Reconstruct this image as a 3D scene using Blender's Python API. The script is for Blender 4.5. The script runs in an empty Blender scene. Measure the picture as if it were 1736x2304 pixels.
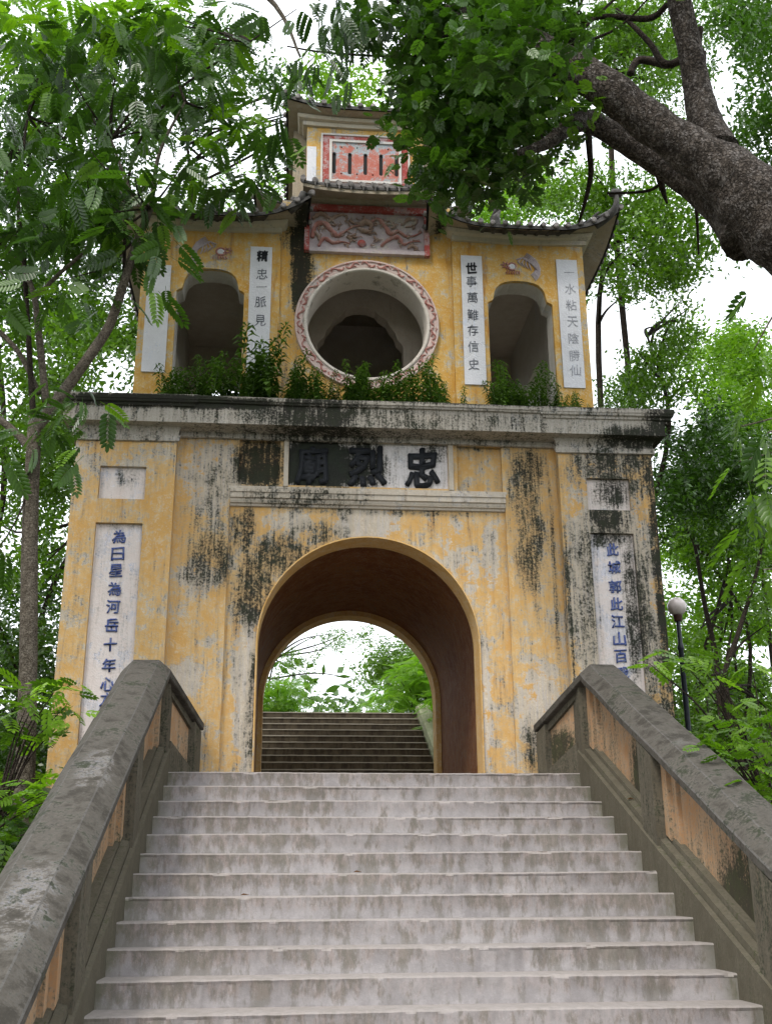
import bpy, bmesh, math, random
import numpy as np
from mathutils import Vector, Matrix
from mathutils.geometry import tessellate_polygon
rng = np.random.default_rng(7); random.seed(7)
scene = bpy.context.scene; col = scene.collection

# ------------------------------------------------------------------ camera
F_PX, PITCH, YAW, ROLL = 2494.15, .3314, .09, -.0069
CAM = np.array([-.8874, -11.972, -1.1099])
_F = np.array([math.sin(YAW)*math.cos(PITCH), math.cos(YAW)*math.cos(PITCH), math.sin(PITCH)])
_R = np.array([math.cos(YAW), -math.sin(YAW), 0.]); _U = np.cross(_R, _F)
_R, _U = _R*math.cos(ROLL)+_U*math.sin(ROLL), _U*math.cos(ROLL)-_R*math.sin(ROLL)
cd = bpy.data.cameras.new('camera'); cam = bpy.data.objects.new('camera', cd); col.objects.link(cam)
cam.matrix_world = Matrix(((_R[0], _U[0], -_F[0], CAM[0]), (_R[1], _U[1], -_F[1], CAM[1]), (_R[2], _U[2], -_F[2], CAM[2]), (0, 0, 0, 1)))
cd.sensor_fit = 'VERTICAL'; cd.sensor_height = 24.; cd.lens = 24.*F_PX/2304.
cd.clip_start = .1; cd.clip_end = 800.
scene.camera = cam
# ------------------------------------------------------------------ light (bright overcast)
SUN_EL, SUN_AZ = math.radians(52), math.radians(215)     # azimuth clockwise from +Y
w = bpy.data.worlds.new('World'); scene.world = w; w.use_nodes = True
nt = w.node_tree; nt.nodes.clear()
sky = nt.nodes.new('ShaderNodeTexSky'); sky.sky_type = 'NISHITA'; sky.sun_disc = False
sky.sun_elevation = SUN_EL; sky.sun_rotation = SUN_AZ; sky.dust_density = 4.; sky.air_density = 1.
mx = nt.nodes.new('ShaderNodeMix'); mx.data_type = 'RGBA'; mx.inputs[0].default_value = .88
mx.inputs[7].default_value = (9.6, 10.0, 10.4, 1)                # even cloud cover
bg = nt.nodes.new('ShaderNodeBackground'); bg.inputs[1].default_value = .12
wo = nt.nodes.new('ShaderNodeOutputWorld')
nt.links.new(sky.outputs[0], mx.inputs[6]); nt.links.new(mx.outputs[2], bg.inputs[0]); nt.links.new(bg.outputs[0], wo.inputs[0])
sl = bpy.data.lights.new('sun', 'SUN'); sl.energy = 1.3; sl.angle = math.radians(11); sl.color = (1, .95, .87)
so = bpy.data.objects.new('sun', sl); col.objects.link(so)
sd = Vector((math.sin(SUN_AZ)*math.cos(SUN_EL), math.cos(SUN_AZ)*math.cos(SUN_EL), math.sin(SUN_EL)))
so.rotation_euler = sd.to_track_quat('Z', 'Y').to_euler(); so.location = (-12, -20, 25)
scene.view_settings.view_transform = 'Standard'; scene.view_settings.look = 'None'
scene.view_settings.gamma = 1; scene.view_settings.use_curve_mapping = False
scene.view_settings.exposure = .98

# ------------------------------------------------------------------ helpers
K = 1736/1667.
def at(dx, dy, Y):
    """point of the place at depth Y seen at picture position dx,dy"""
    d = _F+_R*(dx*K-868)/F_PX-_U*(dy*K-1152)/F_PX
    return CAM+d*(Y-CAM[1])/d[1]
ORI = {}
def tag(o, label=None, cat=None, group=None, kind=None):
    for k, v in (('label', label), ('category', cat), ('group', group), ('kind', kind)):
        if v: o[k] = v
    return o
def link(name, data, parent=None, origin=(0, 0, 0)):
    o = bpy.data.objects.new(name, data); col.objects.link(o)
    origin = Vector(origin); po = Vector((0, 0, 0))
    if parent is not None: o.parent = parent; po = ORI[parent.name]
    o.location = origin-po; ORI[o.name] = origin
    return o
def thing(name, label, cat, loc=(0, 0, 0), group=None):
    return tag(link(name, None, None, loc), label, cat, group)

class MB:
    def __init__(s): s.v = []; s.f = []
    def add(s, vs, fs):
        b = len(s.v); s.v += [tuple(v) for v in vs]; s.f += [tuple(b+i for i in f) for f in fs]; return s
    def box(s, a, b):
        x0, y0, z0 = a; x1, y1, z1 = b
        return s.add([(x0, y0, z0), (x1, y0, z0), (x1, y1, z0), (x0, y1, z0), (x0, y0, z1), (x1, y0, z1), (x1, y1, z1), (x0, y1, z1)],
              [(0, 3, 2, 1), (4, 5, 6, 7), (0, 1, 5, 4), (1, 2, 6, 5), (2, 3, 7, 6), (3, 0, 4, 7)])
    def plate(s, outer, holes, y0, y1):
        loops = [list(outer)]+[list(h) for h in holes]
        tri = tessellate_polygon([[Vector((p[0], p[1], 0)) for p in l] for l in loops])
        pts = [p for l in loops for p in l]; n = len(pts)
        fs = [tuple(t) for t in tri]+[tuple(i+n for i in t) for t in tri]
        b = 0
        for l in loops:
            m = len(l)
            for i in range(m): j = (i+1) % m; fs.append((b+i, b+j, b+j+n, b+i+n))
            b += m
        return s.add([(p[0], y0, p[1]) for p in pts]+[(p[0], y1, p[1]) for p in pts], fs)
    def loft(s, rings, closed=True, caps=True):
        m = len(rings[0]); vs = [p for r in rings for p in r]; fs = []
        for k in range(len(rings)-1):
            for i in range(m if closed else m-1):
                j = (i+1) % m; fs.append((k*m+i, k*m+j, (k+1)*m+j, (k+1)*m+i))
        if caps and closed:
            fs.append(tuple(range(m))); fs.append(tuple((len(rings)-1)*m+i for i in range(m)))
        return s.add(vs, fs)
    def tube(s, pts, rad, seg=6, caps=True, noise=0., flat=1.):
        pts = [Vector(p) for p in pts]; rings = []
        up = Vector((.13, .21, .97))
        for i, p in enumerate(pts):
            t = (pts[min(i+1, len(pts)-1)]-pts[max(i-1, 0)])
            if t.length < 1e-9: t = Vector((0, 0, 1))
            t.normalize(); a = t.cross(up)
            if a.length < .15: a = t.cross(Vector((1, .1, 0)))
            a.normalize(); b = t.cross(a); r = rad[i] if hasattr(rad, '__len__') else rad
            rings.append([p+(a*math.cos(2*math.pi*k/seg)+b*flat*math.sin(2*math.pi*k/seg))*r*(1+(random.uniform(-noise, noise) if noise else 0)) for k in range(seg)])
        return s.loft(rings, True, caps)
    def lathe(s, prof, c=(0, 0, 0), seg=20):
        return s.loft([[(c[0]+r*math.cos(2*math.pi*k/seg), c[1]+r*math.sin(2*math.pi*k/seg), c[2]+z) for k in range(seg)] for r, z in prof])
    def build(s, name, mat, parent=None, origin=None, smooth=False, label=None, kind=None, fix=True):
        if origin is None: origin = ORI[parent.name] if parent is not None else (0, 0, 0)
        ox, oy, oz = origin
        me = bpy.data.meshes.new(name); me.from_pydata([(x-ox, y-oy, z-oz) for x, y, z in s.v], [], s.f)
        if fix:
            bm = bmesh.new(); bm.from_mesh(me); bmesh.ops.recalc_face_normals(bm, faces=bm.faces); bm.to_mesh(me); bm.free()
        me.materials.append(mat)
        if smooth is True: me.shade_smooth()
        elif smooth:
            me.shade_smooth(); me.set_sharp_from_angle(angle=math.radians(smooth))
        o = link(name, me, parent, origin)
        return tag(o, label, None, None, kind)
def smoothpath(pts, n=6):
    """Catmull-Rom through points (may carry a 4th value: radius)"""
    P = [np.array(p, float) for p in pts]; out = []
    for i in range(len(P)-1):
        a, b, c, d = P[max(i-1, 0)], P[i], P[i+1], P[min(i+2, len(P)-1)]
        for t in np.linspace(0, 1, n, endpoint=False):
            out.append(.5*((2*b)+(-a+c)*t+(2*a-5*b+4*c-d)*t*t+(-a+3*b-3*c+d)*t**3))
    out.append(P[-1]); return out
def arc(cx, cz, r, a0, a1, n):
    return [(cx+r*math.cos(math.radians(a0+(a1-a0)*i/n)), cz+r*math.sin(math.radians(a0+(a1-a0)*i/n))) for i in range(n+1)]

# ------------------------------------------------------------------ materials
class NT:
    def __init__(s, name):
        s.m = bpy.data.materials.new(name); s.m.use_nodes = True; s.t = s.m.node_tree; s.t.nodes.clear()
        s.out = s.t.nodes.new('ShaderNodeOutputMaterial'); s._pos = None
    def set(s, sock, v):
        if v is None: return
        if isinstance(v, bpy.types.NodeSocket): s.t.links.new(v, sock)
        elif isinstance(v, tuple) and len(v) == 3 and sock.type == 'RGBA': sock.default_value = v+(1,)
        else: sock.default_value = v
    def pos(s):
        if s._pos is None: s._pos = s.t.nodes.new('ShaderNodeNewGeometry').outputs['Position']
        return s._pos
    def objpos(s): return s.t.nodes.new('ShaderNodeTexCoord').outputs['Object']
    def math(s, op, a, b=None, c=None, clamp=False):
        n = s.t.nodes.new('ShaderNodeMath'); n.operation = op; n.use_clamp = clamp
        for i, v in enumerate((a, b, c)): s.set(n.inputs[i], v)
        return n.outputs[0]
    def vmul(s, v, k):
        n = s.t.nodes.new('ShaderNodeVectorMath'); n.operation = 'MULTIPLY'; s.set(n.inputs[0], v); n.inputs[1].default_value = k; return n.outputs[0]
    def noise(s, scale, detail=6, rough=.6, vec=None, dist=0., stretch=None):
        n = s.t.nodes.new('ShaderNodeTexNoise'); n.inputs['Scale'].default_value = scale; n.inputs['Detail'].default_value = detail
        n.inputs['Roughness'].default_value = rough; n.inputs['Distortion'].default_value = dist
        v = vec if vec is not None else s.pos()
        if stretch: v = s.vmul(v, stretch)
        s.set(n.inputs['Vector'], v); return n.outputs[0]
    def step(s, v, lo, hi, a=0., b=1.):
        n = s.t.nodes.new('ShaderNodeMapRange'); n.interpolation_type = 'SMOOTHSTEP'
        s.set(n.inputs[0], v)
        for i, k in enumerate((lo, hi, a, b)): s.set(n.inputs[i+1], k)
        return n.outputs[0]
    def mix(s, f, a, b, mode='MIX'):
        n = s.t.nodes.new('ShaderNodeMix'); n.data_type = 'RGBA'; n.blend_type = mode
        s.set(n.inputs[0], f); s.set(n.inputs[6], a); s.set(n.inputs[7], b); return n.outputs[2]
    def sep(s, v):
        n = s.t.nodes.new('ShaderNodeSeparateXYZ'); s.set(n.inputs[0], v); return n.outputs
    def blobs(s, bl):
        """soft ellipses in x/z of the place: (cx, cz, rx, rz, weight)"""
        acc = None
        for e_ in bl:
            cx, cz, rx, rz, wt = e_[:5]; cy, ry = e_[5:] if len(e_) > 5 else (0, 0)
            n = s.t.nodes.new('ShaderNodeVectorMath'); n.operation = 'SUBTRACT'; s.set(n.inputs[0], s.pos()); n.inputs[1].default_value = (cx, cy, cz)
            v = s.vmul(n.outputs[0], (1/rx, 1/ry if ry else 0, 1/rz))
            l = s.t.nodes.new('ShaderNodeVectorMath'); l.operation = 'LENGTH'; s.set(l.inputs[0], v)
            r = s.step(l.outputs['Value'], .35, 1.25, wt, 0.)
            acc = r if acc is None else s.math('MAXIMUM', acc, r)
        return acc
    def bump(s, h, strength=.3, dist=.01):
        n = s.t.nodes.new('ShaderNodeBump'); n.inputs['Strength'].default_value = strength; n.inputs['Distance'].default_value = dist
        s.set(n.inputs['Height'], h); return n.outputs[0]
    def bsdf(s, color, rough=.85, normal=None, spec=.3):
        n = s.t.nodes.new('ShaderNodeBsdfPrincipled'); s.set(n.inputs['Base Color'], color); s.set(n.inputs['Roughness'], rough)
        n.inputs['Specular IOR Level'].default_value = spec
        if normal is not None: s.set(n.inputs['Normal'], normal)
        s.t.links.new(n.outputs[0], s.out.inputs[0]); return s.m

def bb(x0, y0, x1, y1, Y=0., wt=1.):
    a = at(x0, y0, Y); b = at(x1, y1, Y)
    return ((a[0]+b[0])/2, (a[2]+b[2])/2, abs(b[0]-a[0])/2*1.1+.02, abs(a[2]-b[2])/2*1.1+.02, wt)

def plaster(name, c1, c2, pale=(.56, .50, .42), dark=(.016, .016, .013), darkb=None, paleb=None, dthr=.66, pthr=.62, rust=.5, green=None, streak=1., fleck=.6, kk=2., bstr=.6, psoft=.05):
    m = NT(name)
    N = lambda *a, k=kk, **kw: m.math('MULTIPLY_ADD', m.noise(*a, **kw), k, .5-.5*k)
    mid = N(7, 5, .70, dist=.3); fine = m.noise(42, 3, .75); low = N(2.1, 6, .66)
    st = N(5, 4, .65, stretch=(2.6, 2.6, .30)); st2 = N(13, 3, .7, stretch=(3, 3, .22))
    fN = m.math('MULTIPLY_ADD', fine, 2.4, -.7); mxl = max(c2)
    col_ = m.mix(m.step(m.math('ADD', m.math('MULTIPLY', low, .5), m.math('MULTIPLY', mid, .5)), .25, .8), c1, c2)
    # fine mottling of thin limewash: paler flecks and ochre freckles
    light = tuple(min(1, k*.6+.02*0+mxl*.40) for k in c2)
    col_ = m.mix(m.math('MULTIPLY', m.step(m.math('ADD', m.math('MULTIPLY', fN, .55), m.math('MULTIPLY', mid, .45)), .50, .72), fleck), col_, light)
    col_ = m.mix(m.math('MULTIPLY', m.step(st, .62, .95), rust), col_, (.40, .18, .04))
    # flaked and washed patches; on the copings also painted sun dapples
    pm = m.math('ADD', m.math('MULTIPLY', mid, .42), m.math('ADD', m.math('MULTIPLY', low, .43), m.math('MULTIPLY', fN, .15)))
    if paleb: pm = m.math('ADD', pm, m.math('MULTIPLY', m.blobs(paleb), .30))
    pmask = m.step(pm, pthr-.04, pthr+psoft)
    pcol = m.mix(m.step(fN, .3, .8), tuple(k*.72 for k in pale), pale)
    pcol = m.mix(m.step(st2, .4, .75), pcol, (pale[0]*.80, pale[1]*.86, pale[2]*1.0))
    col_ = m.mix(m.math('MULTIPLY', pmask, .85), col_, pcol)
    # black mould, streaking downwards, breaking up into speckle at its margins
    dm = m.math('ADD', m.math('MULTIPLY', low, .20), m.math('ADD', m.math('MULTIPLY', mid, .20), m.math('MULTIPLY', st2 if streak > .5 else mid, .20)))
    dm = m.math('ADD', dm, m.math('MULTIPLY', st if streak > .5 else low, .20)); dm = m.math('ADD', dm, m.math('MULTIPLY', fN, .24))
    if darkb: dm = m.math('ADD', dm, m.math('MULTIPLY', m.blobs(darkb), .36))
    dmask = m.step(dm, dthr-.07, dthr+.13)
    soft = m.math('MULTIPLY', m.step(dm, dthr-.22, dthr+.02), .48)
    col_ = m.mix(soft, col_, tuple(k*.30+.02 for k in c2) if max(c2) < .3 else (.20, .18, .14))
    dcol = m.mix(m.step(mid, .3, .8), dark, green or (dark[0]*1.1, dark[1]*1.35, dark[2]*.9))
    col_ = m.mix(m.math('MULTIPLY', dmask, .97), col_, dcol)
    h = m.math('ADD', m.math('MULTIPLY', fine, .7), m.math('ADD', m.math('MULTIPLY', pmask, -.5), m.math('MULTIPLY', mid, .5)))
    return m.bsdf(col_, .9, m.bump(h, bstr, .012), .2)

DK = [bb(500, 940, 630, 1065, 0, .85), bb(610, 945, 760, 1055, 0, .8), bb(745, 950, 850, 1050, 0, .55), bb(700, 930, 760, 1120, 0, .6),
      bb(505, 1170, 590, 1370, 0, .62), bb(530, 1140, 690, 1250, 0, .6), bb(630, 1120, 750, 1180, 0, .5), bb(450, 960, 600, 1200, 0, .25), bb(500, 1070, 560, 1210, 0, .5),
      bb(405, 1130, 500, 1290, 0, .55), bb(430, 960, 500, 1100, 0, .35), bb(1105, 960, 1185, 1060, 0, .6), bb(1110, 1130, 1175, 1300, 0, .6), bb(1090, 960, 1140, 1180, 0, .4),
      bb(1205, 955, 1460, 1100, 0, .62), bb(1375, 950, 1470, 1660, 0, .8), bb(1195, 980, 1470, 1660, 0, .46), bb(1095, 950, 1190, 1320, 0, .5), bb(400, 950, 500, 1290, 0, .3), bb(390, 945, 1200, 975, 0, .3), bb(500, 1085, 1090, 1115, 0, .3), bb(840, 1060, 1000, 1100, 0, .2), bb(1180, 1000, 1215, 1500, 0, .35), bb(1255, 1085, 1345, 1160, 0, .75), bb(1205, 1080, 1240, 1560, 0, .6),
      bb(1240, 1180, 1285, 1500, 0, .4), bb(1345, 1160, 1400, 1480, 0, .7), bb(535, 1390, 560, 1640, 0, .55), bb(1125, 1560, 1180, 1680, 0, .5), bb(470, 970, 640, 1080, 0, .3),
      bb(940, 1080, 1010, 1120, 0, .3), bb(1360, 1400, 1460, 1650, 0, .5)]
PL = [bb(725, 1090, 860, 1165, 0, 1.1), bb(400, 950, 520, 1110, 0, .8), bb(515, 1300, 565, 1660, 0, .8), bb(1030, 1380, 1070, 1660, 0, .7), bb(1205, 960, 1450, 1700, 0, 1.2),
      bb(370, 1430, 430, 1500, 0, 1.0), bb(1120, 1440, 1220, 1660, 0, .7), bb(1210, 1200, 1270, 1420, 0, .6), bb(250, 1000, 320, 1080, 0, .5), bb(500, 1100, 720, 1200, 0, .4),
      bb(950, 1110, 1010, 1260, 0, .4), bb(1040, 1130, 1080, 1300, 0, .5), bb(1000, 1200, 1040, 1300, 0, .4), bb(400, 1200, 480, 1290, 0, .6)]
M_YEL = plaster('yellow_limewash', (.50, .295, .098), (.56, .415, .225), darkb=DK, paleb=PL, dthr=.665, pthr=.58, rust=.6)
M_PIERD = plaster('yellow_limewash_upper', (.52, .285, .06), (.57, .415, .17), darkb=[bb(628, 430, 672, 700, .3, 1.1), bb(600, 470, 650, 570, .3, .5), bb(590, 690, 660, 850, .3, .3), bb(930, 440, 960, 520, .3, .6), bb(1150, 800, 1200, 860, .3, .5), bb(1000, 780, 1060, 860, .3, .4)], dthr=.72, pthr=.60, rust=.85)
M_REV = plaster('arch_reveal_ochre', (.50, .30, .10), (.55, .36, .15), dthr=.80, pthr=.74)
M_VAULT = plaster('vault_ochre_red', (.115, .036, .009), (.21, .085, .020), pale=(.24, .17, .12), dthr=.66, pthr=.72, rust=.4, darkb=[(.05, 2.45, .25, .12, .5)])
CD = [bb(560, 855, 820, 955, -.2, .6), bb(100, 846, 640, 884, -.38, .9), bb(600, 850, 1560, 890, -.38, .52), bb(400, 880, 1200, 950, -.2, .25), bb(1380, 880, 1460, 970, -.2, .6), bb(830, 890, 1000, 960, -.2, .1), bb(1290, 930, 1440, 970, -.2, .5)]
M_CORN = plaster('weathered_cornice', (.36, .33, .29), (.48, .44, .39), pale=(.62, .58, .53), darkb=CD, dthr=.585, pthr=.56, rust=.15)
M_LINT = plaster('weathered_lintel', (.40, .35, .29), (.50, .44, .36), pale=(.58, .53, .48), darkb=[bb(500, 1050, 800, 1100, 0, .5)], dthr=.68, pthr=.58, rust=.2)
M_PLQ = plaster('plaque_white', (.55, .52, .52), (.66, .63, .63), pale=(.70, .68, .70), darkb=[bb(605, 940, 765, 1070, 0, 1.5), bb(735, 945, 835, 1060, 0, .85), bb(900, 950, 975, 1000, 0, .35)], dthr=.64, pthr=.55, rust=.05, dark=(.010, .012, .009))
M_WPAN = plaster('whitewashed_panel', (.60, .53, .50), (.66, .60, .58), pale=(.72, .69, .72), darkb=[bb(1265, 1150, 1380, 1190, 0, .6), bb(1330, 1160, 1390, 1480, 0, .75), bb(205, 1120, 310, 1150, 0, .35), bb(1265, 1035, 1365, 1110, 0, .75), bb(250, 1010, 310, 1060, 0, .35)], dthr=.70, pthr=.56, rust=.12)
M_UPAN = plaster('pale_couplet_panel', (.58, .58, .61), (.64, .64, .67), pale=(.68, .68, .70), dthr=.86, pthr=.6, rust=.03)
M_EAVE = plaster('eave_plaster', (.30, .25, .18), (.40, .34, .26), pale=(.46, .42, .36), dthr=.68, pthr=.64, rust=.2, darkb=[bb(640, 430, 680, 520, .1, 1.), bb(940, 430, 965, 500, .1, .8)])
M_EMOU = plaster('eave_moulding', (.48, .42, .33), (.54, .49, .40), dthr=.74, pthr=.6, rust=.15)
M_ROOM = plaster('room_plaster', (.50, .43, .36), (.58, .51, .43), pale=(.62, .57, .50), dthr=.80, pthr=.72, rust=.1)
M_UREV = plaster('pale_reveal', (.50, .47, .43), (.58, .55, .52), pale=(.62, .60, .57), dthr=.82, pthr=.62, rust=.05)
M_OCU = plaster('oculus_border_pink', (.50, .36, .33), (.60, .50, .46), pale=(.66, .60, .56), dthr=.74, pthr=.6, rust=.05, streak=.3)
M_OCW = plaster('oculus_lip_cream', (.52, .47, .42), (.60, .55, .50), dthr=.74, pthr=.6, rust=.05, streak=.3)
M_RED = plaster('faded_red_paint', (.30, .05, .045), (.38, .11, .09), pale=(.52, .36, .34), dthr=.78, pthr=.56, rust=.05)
M_RELG = plaster('relief_ground', (.36, .30, .31), (.46, .40, .42), dthr=.80, pthr=.6, rust=.03)
M_RELP = plaster('relief_pink', (.33, .13, .11), (.42, .23, .20), pale=(.52, .44, .36), dthr=.78, pthr=.66, rust=.1)
M_RELC = plaster('relief_clay', (.24, .16, .12), (.38, .27, .22), dthr=.74, pthr=.66, rust=.1)
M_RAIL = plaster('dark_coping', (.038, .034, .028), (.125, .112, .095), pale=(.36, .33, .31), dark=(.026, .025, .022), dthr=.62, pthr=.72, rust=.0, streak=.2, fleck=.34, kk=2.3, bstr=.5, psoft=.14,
                 paleb=[(-2.2, -.3, .20, .5, .75, -3.9, 1.0), (-2.22, -1.2, .22, .5, .8, -5.6, 1.), (2.25, .0, .2, .2, .6, -3.5, .35), (-2.2, .8, .2, .3, .3, -1.5, .4)])  # pale spots: chalky wear, plus small sun patches painted into the coping colour
M_RPAN = plaster('balustrade_orange', (.33, .185, .09), (.42, .28, .165), pale=(.48, .38, .28), dark=(.035, .032, .022), dthr=.585, pthr=.62, rust=.3, fleck=.35, kk=1.8, bstr=.35,
    darkb=[(2.2, -.35, .5, .6, .8, -2.45, .42), (2.2, -1.35, .5, .7, .8, -4.4, .55), (-2.2, -.3, .5, .6, .45, -2.5, .3), (2.0, .3, .5, .22, .6, -.5, .45), (-2.2, -1.4, .5, .6, .4, -4.5, .4)])
M_POST = plaster('balustrade_post', (.075, .066, .046), (.16, .138, .10), pale=(.40, .36, .27), dark=(.025, .025, .018), dthr=.56, pthr=.66, rust=.15, fleck=.25, kk=1.6, bstr=.4)
M_PLIN = plaster('mossy_plinth', (.075, .066, .045), (.14, .122, .088), pale=(.30, .28, .22), dark=(.05, .055, .03), green=(.05, .058, .02), dthr=.60, pthr=.74, rust=.12, fleck=.15, kk=1.4, bstr=.3)

M_EDGE = plaster('worn_coping_edge', (.065, .06, .054), (.16, .15, .138), pale=(.28, .26, .24), dthr=.60, pthr=.66, rust=.0, streak=.2, fleck=.3)
def flat(name, c, rough=.7, c2=None, sc=20):
    m = NT(name); f = m.noise(sc, 6, .65)
    return m.bsdf(m.mix(m.step(f, .35, .65), c, c2 or tuple(k*.7 for k in c)), rough, m.bump(f, .3, .004))
M_INK = flat('black_lettering', (.012, .014, .018)); M_BLUE = flat('blue_lettering', (.03, .055, .23), c2=(.13, .16, .27), sc=34)
M_FADE = flat('faded_lettering', (.22, .23, .26), c2=(.42, .42, .45), sc=40); M_INKG = flat('worn_ink_lettering', (.03, .035, .045), c2=(.20, .21, .24), sc=45)
M_TILE = flat('dark_roof_tile', (.030, .028, .026), c2=(.09, .083, .077), sc=9); M_TEND = flat('pale_tile_end', (.27, .245, .235), c2=(.06, .055, .05), sc=9)
M_VOID = flat('dark_interior', (.01, .01, .01)); M_POLE = flat('dark_lamp_paint', (.016, .02, .03), .4)
M_COLLAR = flat('brown_lamp_collar', (.06, .025, .02), .5)
def glass_globe():
    m = NT('milky_globe'); return m.bsdf(m.mix(m.step(m.noise(9, 4, .6), .4, .7), (.62, .55, .54), (.50, .44, .42)), .22, None, .5)
M_GLOBE = glass_globe()

def stair_mat():
    m = NT('worn_stair_concrete'); op = m.objpos(); z = m.sep(op)[2]
    st = m.noise(9, 8, .7, stretch=(1.1, .6, .42)); st2 = m.noise(26, 4, .75, stretch=(1.1, .5, .40)); fine = m.noise(60, 8, .8); big = m.noise(.9, 4, .5); mid = m.noise(6, 8, .7)
    base = m.mix(m.step(mid, .35, .65), (.25, .232, .232), (.35, .328, .328))
    edge = m.math('ADD', m.math('MULTIPLY', m.math('SUBTRACT', st, .5), .20), m.math('MULTIPLY', m.math('SUBTRACT', mid, .5), .22))
    lev = m.math('ADD', z, edge)
    top = m.step(lev, .02, .10)                         # stained upper part of the riser
    pat = m.step(m.math('ADD', m.math('MULTIPLY', st, .6), m.math('MULTIPLY', big, .4)), .44, .53)
    scol = m.mix(m.step(st2, .42, .6), (.145, .125, .11), (.25, .20, .18))
    c = m.mix(m.math('MULTIPLY', m.math('MULTIPLY', top, .92), m.math('ADD', .40, m.math('MULTIPLY', pat, .5))), base, scol)
    gm = m.math('MULTIPLY', m.step(m.math('ADD', st, m.math('MULTIPLY', big, .3)), .62, .74), .6)
    c = m.mix(m.math('MULTIPLY', gm, .8), c, (.14, .132, .105))
    c = m.mix(m.math('MULTIPLY', m.step(fine, .56, .7), .35), c, (.52, .50, .50))
    c = m.mix(m.math('MULTIPLY', m.step(fine, .44, .32), .35), c, (.14, .13, .12))
    x = m.sep(m.pos())[0]
    edgeg = m.step(m.math('ADD', m.math('ABSOLUTE', x), m.math('MULTIPLY', mid, .35)), 2.02, 2.22)
    c = m.mix(m.math('MULTIPLY', edgeg, .7), c, (.11, .11, .07))
    n = m.sep(m.t.nodes.new('ShaderNodeNewGeometry').outputs['Normal'])[2]
    c = m.mix(m.math('MULTIPLY', m.step(n, .25, .7), .75), c, m.mix(st2, (.20, .178, .165), (.31, .28, .262)))
    return m.bsdf(c, .85, m.bump(m.math('ADD', m.math('MULTIPLY', fine, .6), mid), .5, .008), .3)
M_STAIR = stair_mat()
def backstair_mat():
    m = NT('mossy_back_stair'); z = m.sep(m.objpos())[2]; st = m.noise(7, 8, .7, stretch=(1.3, .6, .4)); n = m.sep(m.t.nodes.new('ShaderNodeNewGeometry').outputs['Normal'])[2]
    c = m.mix(m.step(st, .4, .6), (.048, .038, .028), (.095, .078, .056)); c = m.mix(m.step(m.math('ADD', z, m.math('MULTIPLY', st, .03)), .125, .14), c, (.22, .20, .165))
    return m.bsdf(c, .9, m.bump(st, .4, .01))
M_BSTAIR = backstair_mat()
def bark_mat(name, a, b, li, scale=1., lich=.5, ck=.5):
    m = NT(name); v = m.noise(7*scale, 6, .75, dist=.8); f = m.noise(34*scale, 4, .8); p = m.noise(11*scale, 5, .75, dist=.4)
    cr = m.t.nodes.new('ShaderNodeTexVoronoi'); cr.feature = 'DISTANCE_TO_EDGE'; cr.inputs['Scale'].default_value = 26*scale; w_ = m.t.nodes.new('ShaderNodeVectorMath'); w_.operation = 'MULTIPLY_ADD'
    ns = m.t.nodes.new('ShaderNodeTexNoise'); ns.inputs['Scale'].default_value = 14*scale; m.set(ns.inputs['Vector'], m.pos()); m.set(w_.inputs[0], ns.outputs['Color']); w_.inputs[1].default_value = (.09/scale,)*3; m.set(w_.inputs[2], m.pos()); m.set(cr.inputs['Vector'], w_.outputs[0])
    crk = m.step(cr.outputs['Distance'], .02, .16)
    c = m.mix(m.step(v, .38, .60), a, b)
    c = m.mix(m.math('MULTIPLY', m.step(m.math('ADD', m.math('MULTIPLY', p, .55), m.math('MULTIPLY', f, .45)), .50, .57), lich), c, li)
    c = m.mix(m.math('MULTIPLY', m.step(f, .50, .40), .65), c, tuple(k*.35 for k in a))
    c = m.mix(m.math('MULTIPLY', m.math('SUBTRACT', 1., crk), ck), c, tuple(k*.3 for k in a))
    return m.bsdf(c, .95, m.bump(m.math('ADD', m.math('MULTIPLY', crk, .5), m.math('ADD', v, m.math('MULTIPLY', f, .6))), 1., .035*min(1, 1/scale)), .15)
M_BARK = bark_mat('rough_grey_bark', (.045, .036, .029), (.115, .094, .078), (.25, .225, .21), 1., .6)
M_BARK2 = bark_mat('smooth_olive_bark', (.11, .09, .068), (.18, .152, .12), (.26, .23, .19), 1.6, .4, .12)
M_BARK3 = bark_mat('dark_thin_bark', (.03, .022, .018), (.06, .045, .035), (.10, .08, .06), 2.)
def leaf_mat(name, dark, lite, trans=.4, rough=.45, spec=.35):
    m = NT(name); a = m.t.nodes.new('ShaderNodeAttribute'); a.attribute_name = 'tint'; f = a.outputs['Fac']
    c = m.mix(f, dark, lite); c = m.mix(m.math('MULTIPLY', m.noise(2.2, 3, .5), .35), c, lite)
    p = m.t.nodes.new('ShaderNodeBsdfPrincipled'); m.set(p.inputs['Base Color'], c); p.inputs['Roughness'].default_value = rough; p.inputs['Specular IOR Level'].default_value = spec
    t = m.t.nodes.new('ShaderNodeBsdfTranslucent'); m.set(t.inputs[0], m.mix(1., c, (1.35, 1.6, .55), 'MULTIPLY'))
    s = m.t.nodes.new('ShaderNodeMixShader'); s.inputs[0].default_value = trans
    m.t.links.new(p.outputs[0], s.inputs[1]); m.t.links.new(t.outputs[0], s.inputs[2]); m.t.links.new(s.outputs[0], m.out.inputs[0]); return m.m
M_LDARK = leaf_mat('leaf_deep_green', (.008, .027, .005), (.062, .140, .012), .30, .36, .5)
M_LMID = leaf_mat('leaf_mid_green', (.022, .058, .006), (.125, .235, .018), .36, .4, .45)
M_LBRI = leaf_mat('leaf_bright_green', (.055, .140, .008), (.21, .36, .022), .40)
M_LYEL = leaf_mat('leaf_yellow_green', (.07, .18, .015), (.22, .36, .04), .45)
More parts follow.
